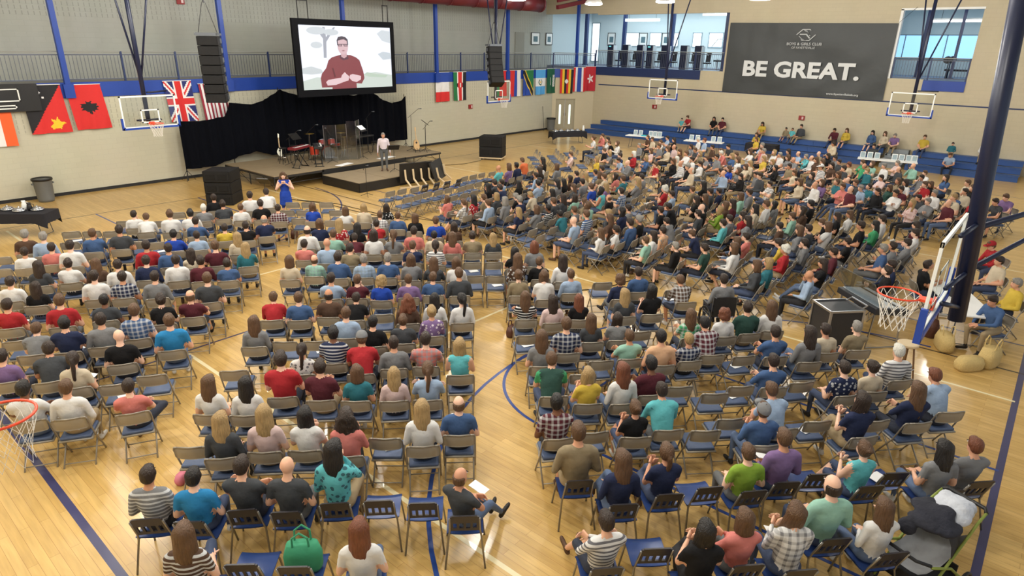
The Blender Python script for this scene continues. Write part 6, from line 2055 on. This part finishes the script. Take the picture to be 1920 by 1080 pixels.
def wheelchair(loc, heading):
    t = thing('wheelchair', 'black wheelchair with large wheels at the right end of the middle aisle', 'wheelchair', loc, math.radians(heading-90))
    for sx in (-1,1):
        w_ = MB().tube([(sx*.31,-.08+.30*math.cos(2*PI*k/28),.31+.30*math.sin(2*PI*k/28)) for k in range(28)], .016, n=6, closed=True).build('wheel', M_BLACK, t, True)
        q = MB()
        for k in range(10): q.cyl((sx*.31,-.08,.31),(sx*.31,-.08+.29*math.cos(2*PI*k/10),.31+.29*math.sin(2*PI*k/10)),.003,n=4)
        q.build('spokes', M_CHROME, w_)
        MB().cyl((sx*.22-.015,.42,.07),(sx*.22+.015,.42,.07),.07,n=12).build('caster', M_BLACK, t)
        MB().tube([(sx*.26,.42,.1),(sx*.26,.35,.42),(sx*.26,-.22,.42),(sx*.26,-.27,.92),(sx*.26,-.40,.93)], .013, n=6).build('side_frame', M_STEEL, t)
        MB().obox((sx*.27,.05,.66),(.05,.3,.03),bevel=.01).build('armrest', M_BLACK, t)
    MB().obox((0,.05,.425),(.48,.42,.05),bevel=.015).build('seat', M_BLACK, t)
    MB().obox((0,-.27,.68),(.48,.03,.42),(-.08,0,0)).build('backrest', M_BLACK, t)

ALLC = []           # every chair: (kind, x, y, heading, label, group, dist)
for i,p in enumerate(ppl):
    b, rw_, x, y, c, h, dist, idx = p
    hd = HEAD[b] + random.Random(idx).uniform(-7,7); top, hr = desc(c,h)
    opt = h.split('@')[1].split(',') if '@' in h else []; ex_ = dict(scale=random.Random(idx+99).uniform(.94,1.06))
    for q_ in opt:
        if q_[0] == 's': ex_['scale'] = float(q_[1:])
        elif q_[0] == 'h': hd += float(q_[1:])
        elif q_[0] == 'p': ex_['pose'] = int(q_[1:])
        elif q_ == 'l': ex_['short'] = False
        elif q_ == 'j': ex_['pants'] = 5
    if 'pose' not in ex_:
        fm_ = h[0] in 'lwhpuc'; ps_ = pick_pose(fm_, idx)
        if ps_ == 2:
            a_ = math.radians(hd)
            if any(0 < (o_[2]-x)*math.sin(a_)-(o_[3]-y)*math.cos(a_) < .85 and abs((o_[2]-x)*math.cos(a_)+(o_[3]-y)*math.sin(a_)) < .5 for o_ in ppl): ps_ = 0
        ex_['pose'] = ps_
    kind = 'p' if b in ('MP','RP') else ('w' if 'W' in opt else 'f')
    rowtxt = ordn(rw_)+' row from back'
    if idx in nearset:
        col1 = SHN[c.split(':')[0]]; hr1 = hr.replace('dark brown','dark'); hr2 = hr1.split()[0]+' hair' if hr1.endswith('hair') else hr1
        lb = pick('person in %s top, %s, %s, %s' % (top, hr1, rowtxt, BNM[b]), 'person in %s top, %s, %s from left, %s, %s' % (top, hr2, ordn(prk[i]), rowtxt, BNM[b]), '%s top, %s, %s from left, %s, %s' % (top, hr2, ordn(prk[i]), rowtxt, BNM[b]), '%s top, %s person from left, %s, %s' % (col1, ordn(prk[i]), rowtxt, BNM[b]))
        po = person(lb, (x,y,0), hd, c, h, idx, group='seated audience', **ex_)
        if 'g' in opt: po.material_slots[2].material = shirt_mat('G'); po.material_slots[3].material = po.material_slots[0].material
        if papers.random() < .16:
            a = math.radians(hd); q = paper('white leaflet in lap, %s person from left, %s, %s' % (ordn(prk[i]), rowtxt, BNM[b]), (x+.30*math.cos(a), y+.30*math.sin(a), .735), a, .15, .22, 'leaflet')
            q.rotation_euler = (.25, .1, a)
    if kind == 'w': wheelchair((x,y,0), hd)
    else: ALLC.append((kind, x, y, HEAD[b], '%s, %s top sitter, %s sitter, %s, %s' % (CHD[kind], SHN[c.split(':')[0]], ordn(prk[i]), rowtxt, BNM[b]), dist))
erk = seat_rank(emp)
for i,p in enumerate(emp):
    b, rw_, x, y, k = p
    ALLC.append((k, x, y, HEAD[b], 'empty %s, %s empty one, %s row from back, %s' % (CHD[k], ordn(erk[i]), ordn(rw_), BNM[b]), math.hypot(x,y)))
ALLC.sort(key=lambda t: t[5])
nf = 0; far_ch = []
for k, x, y, hd, lb, dist in ALLC:
    hd += random.Random(int(x*100+y*7)).uniform(-4,4)
    if nf < 300: chair(k, (x,y,0), hd, lb, 'audience chairs', dist < 17.0); nf += 1
    else: far_ch.append((k, x, y, hd))
for i,p in enumerate(emp):
    if i % 3 == 0 and p[0] in ('L','M','R1','RP') :
        a = math.radians(HEAD[p[0]]+20)
        paper('white leaflet on an empty chair, %s empty one, %s row from back, %s' % (ordn(erk[i]), ordn(p[1]), BNM[p[0]]), (p[2]+.05,p[3],.468 if p[4] == 'f' else .462), a, .16, .22, 'leaflet')
# distant seats and people beyond the nearest three hundred: one mass each
def mass(name, items, label, cat):
    V, Fc, Mi, mats_ = [], [], [], []; off = 0
    for co, faces, mi, ms, M in items:
        c4 = np.c_[co, np.ones(len(co))] @ np.array(M).T; V.append(c4[:,:3])
        loc = []
        for m in ms:
            if m not in mats_: mats_.append(m)
            loc.append(mats_.index(m))
        Fc += [tuple(int(v)+off for v in f) for f in faces]; Mi += [loc[k] for k in mi]; off += len(co)
    me = bpy.data.meshes.new(name); me.from_pydata(np.concatenate(V).tolist(), [], Fc)
    for m in mats_: me.materials.append(m)
    me.polygons.foreach_set('material_index', Mi); me.polygons.foreach_set('use_smooth', [True]*len(Fc)); me.update()
    o = bpy.data.objects.new(name, me); COL.objects.link(o); tag(o, label, cat, kind='stuff'); return o
def arrays(me, faces=None):
    if faces:
        o = bpy.data.objects.new('tmp', me); COL.objects.link(o); d = o.modifiers.new('d','DECIMATE'); d.ratio = faces/max(1,sum(len(p.vertices)-2 for p in me.polygons))
        dg = bpy.context.evaluated_depsgraph_get(); me2 = bpy.data.meshes.new_from_object(o.evaluated_get(dg)); bpy.data.objects.remove(o); me = me2
    co = np.zeros(len(me.vertices)*3); me.vertices.foreach_get('co', co)
    r = (co.reshape(-1,3), [tuple(p.vertices) for p in me.polygons], [p.material_index for p in me.polygons])
    if faces: bpy.data.meshes.remove(me)
    return r
LOWB = {k: arrays(v[0], 1100) for k,v in BODY.items()}; LOWH = {k: arrays(v, 220) for k,v in HAIR.items()}; LOWC = arrays(CAPM)
items = []
for p in ppl:
    b, rw_, x, y, c, h, dist, idx = p
    if idx in nearset: continue
    ms, fem = dress(c, h, idx); ps = pick_pose(fem, idx); key = (1 if fem else 0, ps) if (1 if fem else 0, ps) in BODY else (0 if fem else 1, ps)
    sc = random.Random(idx+99).uniform(.94,1.06)
    M = Matrix.LocRotScale(Vector((x,y,0)), Euler((0,0,math.radians(HEAD[b]+random.Random(idx).uniform(-9,9)-90))), Vector((sc,)*3))
    items.append((*LOWB[key], ms, M))
    if h[0] != 'x':
        co, fs, mi = LOWH[h[0]]; items.append((co, fs, [0]*len(fs), [hair_mat(h[1] if h[0] != 'k' else 'b')], M @ BODY[key][1]))
        if h[0] == 'k': co, fs, mi = LOWC; items.append((co, fs, [0]*len(fs), [shirt_mat('w')], M @ BODY[key][1]))
if items: mass('seated_crowd', items, 'distant seated audience filling the far right of the hall', 'crowd')
items = []
for k,x,y,hd in far_ch:
    L_, one, allq, ms = CH_PARTS[k]
    items.append((np.array(allq.v), allq.f, allq.m, ms, Matrix.LocRotScale(Vector((x,y,0)), Euler((0,0,math.radians(hd-90))), None)))
if items: mass('chair_rows', items, 'distant rows of folding chairs at the far right', 'chairs')

# ------------------------------------------------------------------ people on the bleachers
BL = [(19.32,0,'r','ub','a'),(19.78,0,'a','sn','child'),(17.62,0,'k','ln','a'),(17.05,0,'m','sk','a'),(14.43,0,'y','ln','a'),(13.0,0,'o','sk','child'),(12.2,0,'d','sn','a'),(12.62,0,'a','sb','child'),(10.25,0,'m','sn','a'),(9.7,0,'y','lb','a'),(8.37,0,'b','lk','a'),(7.75,0,'c','hb','a'),(7.2,0,'v','sg','a'),(5.84,0,'y','sb','a'),(4.51,0,'t','sn','child'),(3.14,0,'w','ln','a')]
for k,(y,_,c,h,w_) in enumerate(BL):
    top, hr = desc(c,h); sc = .72 if w_ == 'child' else 1.0
    person('%s in %s top, %s, on top bleacher tier, %s from left' % ('child' if w_ == 'child' else 'person', top, hr, ordn(k)), (40.48 - (.12 if w_ == 'child' else 0),y,.81-.45*sc), 180+R.uniform(-15,15), c, h, 900+k, scale=sc, group='people on the bleachers', pose=10 if k%4 else 11)
for k,(x,y,z,c,h,lb) in enumerate(((38.98,7.86,-.18,'d','sn','person in charcoal top on the lowest bleacher tier behind the sign table'),(39.0,4.32,-.18,'l','sb','person in light blue shirt leaning forward on the lowest bleacher at right'),(38.98,9.92,-.18,'c','cn','person in cream top with curly hair on the lowest bleacher'),(38.98,14.22,-.18,'y','lb','person in yellow top on the lowest bleacher behind the middle table'))):
    person(lb, (x,y,z), 180, c, h, 950+k, pose=3 if k == 1 else 0, group='people on the bleachers')

# ------------------------------------------------------------------ people at the sound desk and the right edge
DP = [(15.5,.25,140,'b','sn',3,'person in blue shirt leaning at the white table under the mast'),(16.75,.15,120,'y','sg',0,'person in yellow shirt at the white table by the right edge'),(16.9,1.75,-60,'k','sn',1,'person in black top across the white table at right'),(20.2,.7,130,'r','kr',3,'person in red top and cap behind the mast'),(18.4,.6,125,'c','sn',0,'person in cream top seated behind the mast'),(15.75,2.4,105,'k','sn',1,'person in black top seated behind the mixing desk'),(16.3,1.95+.5,105,'n','sn',0,'person in navy top seated right of the mixing desk')]
for k,(x,y,hd,c,h,ps,lb) in enumerate(DP):
    person(lb,(x,y,0),hd,c,h,970+k,pose=ps); chair('f',(x,y,0),hd,'folding chair under the '+' '.join(lb.split()[:9]),'chairs by the sound desk')

# ------------------------------------------------------------------ man on the stage and the interpreter
body = make_body('standing_body', 0, lean=-3, hp=-26, arms='down', stand=True, faces=5000, voxel=.014)
pm = person('grey-haired man in pale pink shirt and grey trousers standing on the low stage', (18.15,23.05,.40), 235, 'P', 'sg', 1001, body=body, short=False, pants=4)
pm.material_slots[1].material = pm.material_slots[2].material = pm.material_slots[3].material = mat('shirt_lilac', srgb(220,208,216), .85, bump=.5, bscale=9); pm.material_slots[6].material = SHOES[1]
bt = MB(); bt.lathe([(.165,-.02),(.168,.02)], n=24); bt.v = [(x, y*.82-.012, z+.955) for x,y,z in bt.v]; o = bt.build('belt', M_BLACK, pm)
gl = MB()
for sx in (-1,1): gl.tube([(sx*.031+.02*math.cos(a*PI/6),.098,.016+.015*math.sin(a*PI/6)) for a in range(12)], .0025, n=5, closed=True)
gl.cyl((-.011,.098,.02),(.011,.098,.02),.0025,n=5); g = gl.build('glasses', M_BLACK, pm); g.matrix_local = body[1]
body = make_body('signing_body', 1, lean=-2, hp=0, arms='sign', stand=True, faces=5200, skirt=True, voxel=.014)
pi_ = person('woman in a bright blue dress signing with raised hands before the stage', (11.3,19.8,0), 236, 'R', 'wb', 1002, body=body, short=True)
for s_ in (2,4,5): pi_.material_slots[s_].material = pi_.material_slots[0].material
pi_.material_slots[4].material = pi_.material_slots[1].material
pi_.material_slots[6].material = SHOES[0]

# ------------------------------------------------------------------ small things on seats and floor
gb = bag('green tote bag standing on a plastic chair in the nearest row', (2.68,5.16,.46), math.radians(-44), mat('bag_green', srgb(52,140,104), .8, bump=.4, bscale=8), .40,.18,.34)

M_PINKB = mat('bag_pink', srgb(206,120,140), .8, bump=.3); M_BLKB = mat('bag_black', srgb(30,28,30), .7, bump=.3)
bag('brown handbag on the floor in the left aisle near the front', (10.31,17.79,0), .7, M_LEATH, .36,.18,.24)
bag('small pink bag on the floor under an empty chair', (2.69,8.27,0), .5, M_PINKB, .28,.14,.14, False)
bag('brown handbag on the floor beside the right block aisle', (9.45,8.0,0), .2, M_LEATH, .34,.18,.22)
bag('black handbag on the floor at the end of the middle block', (7.08,7.1,0), .9, M_BLKB, .34,.18,.22)
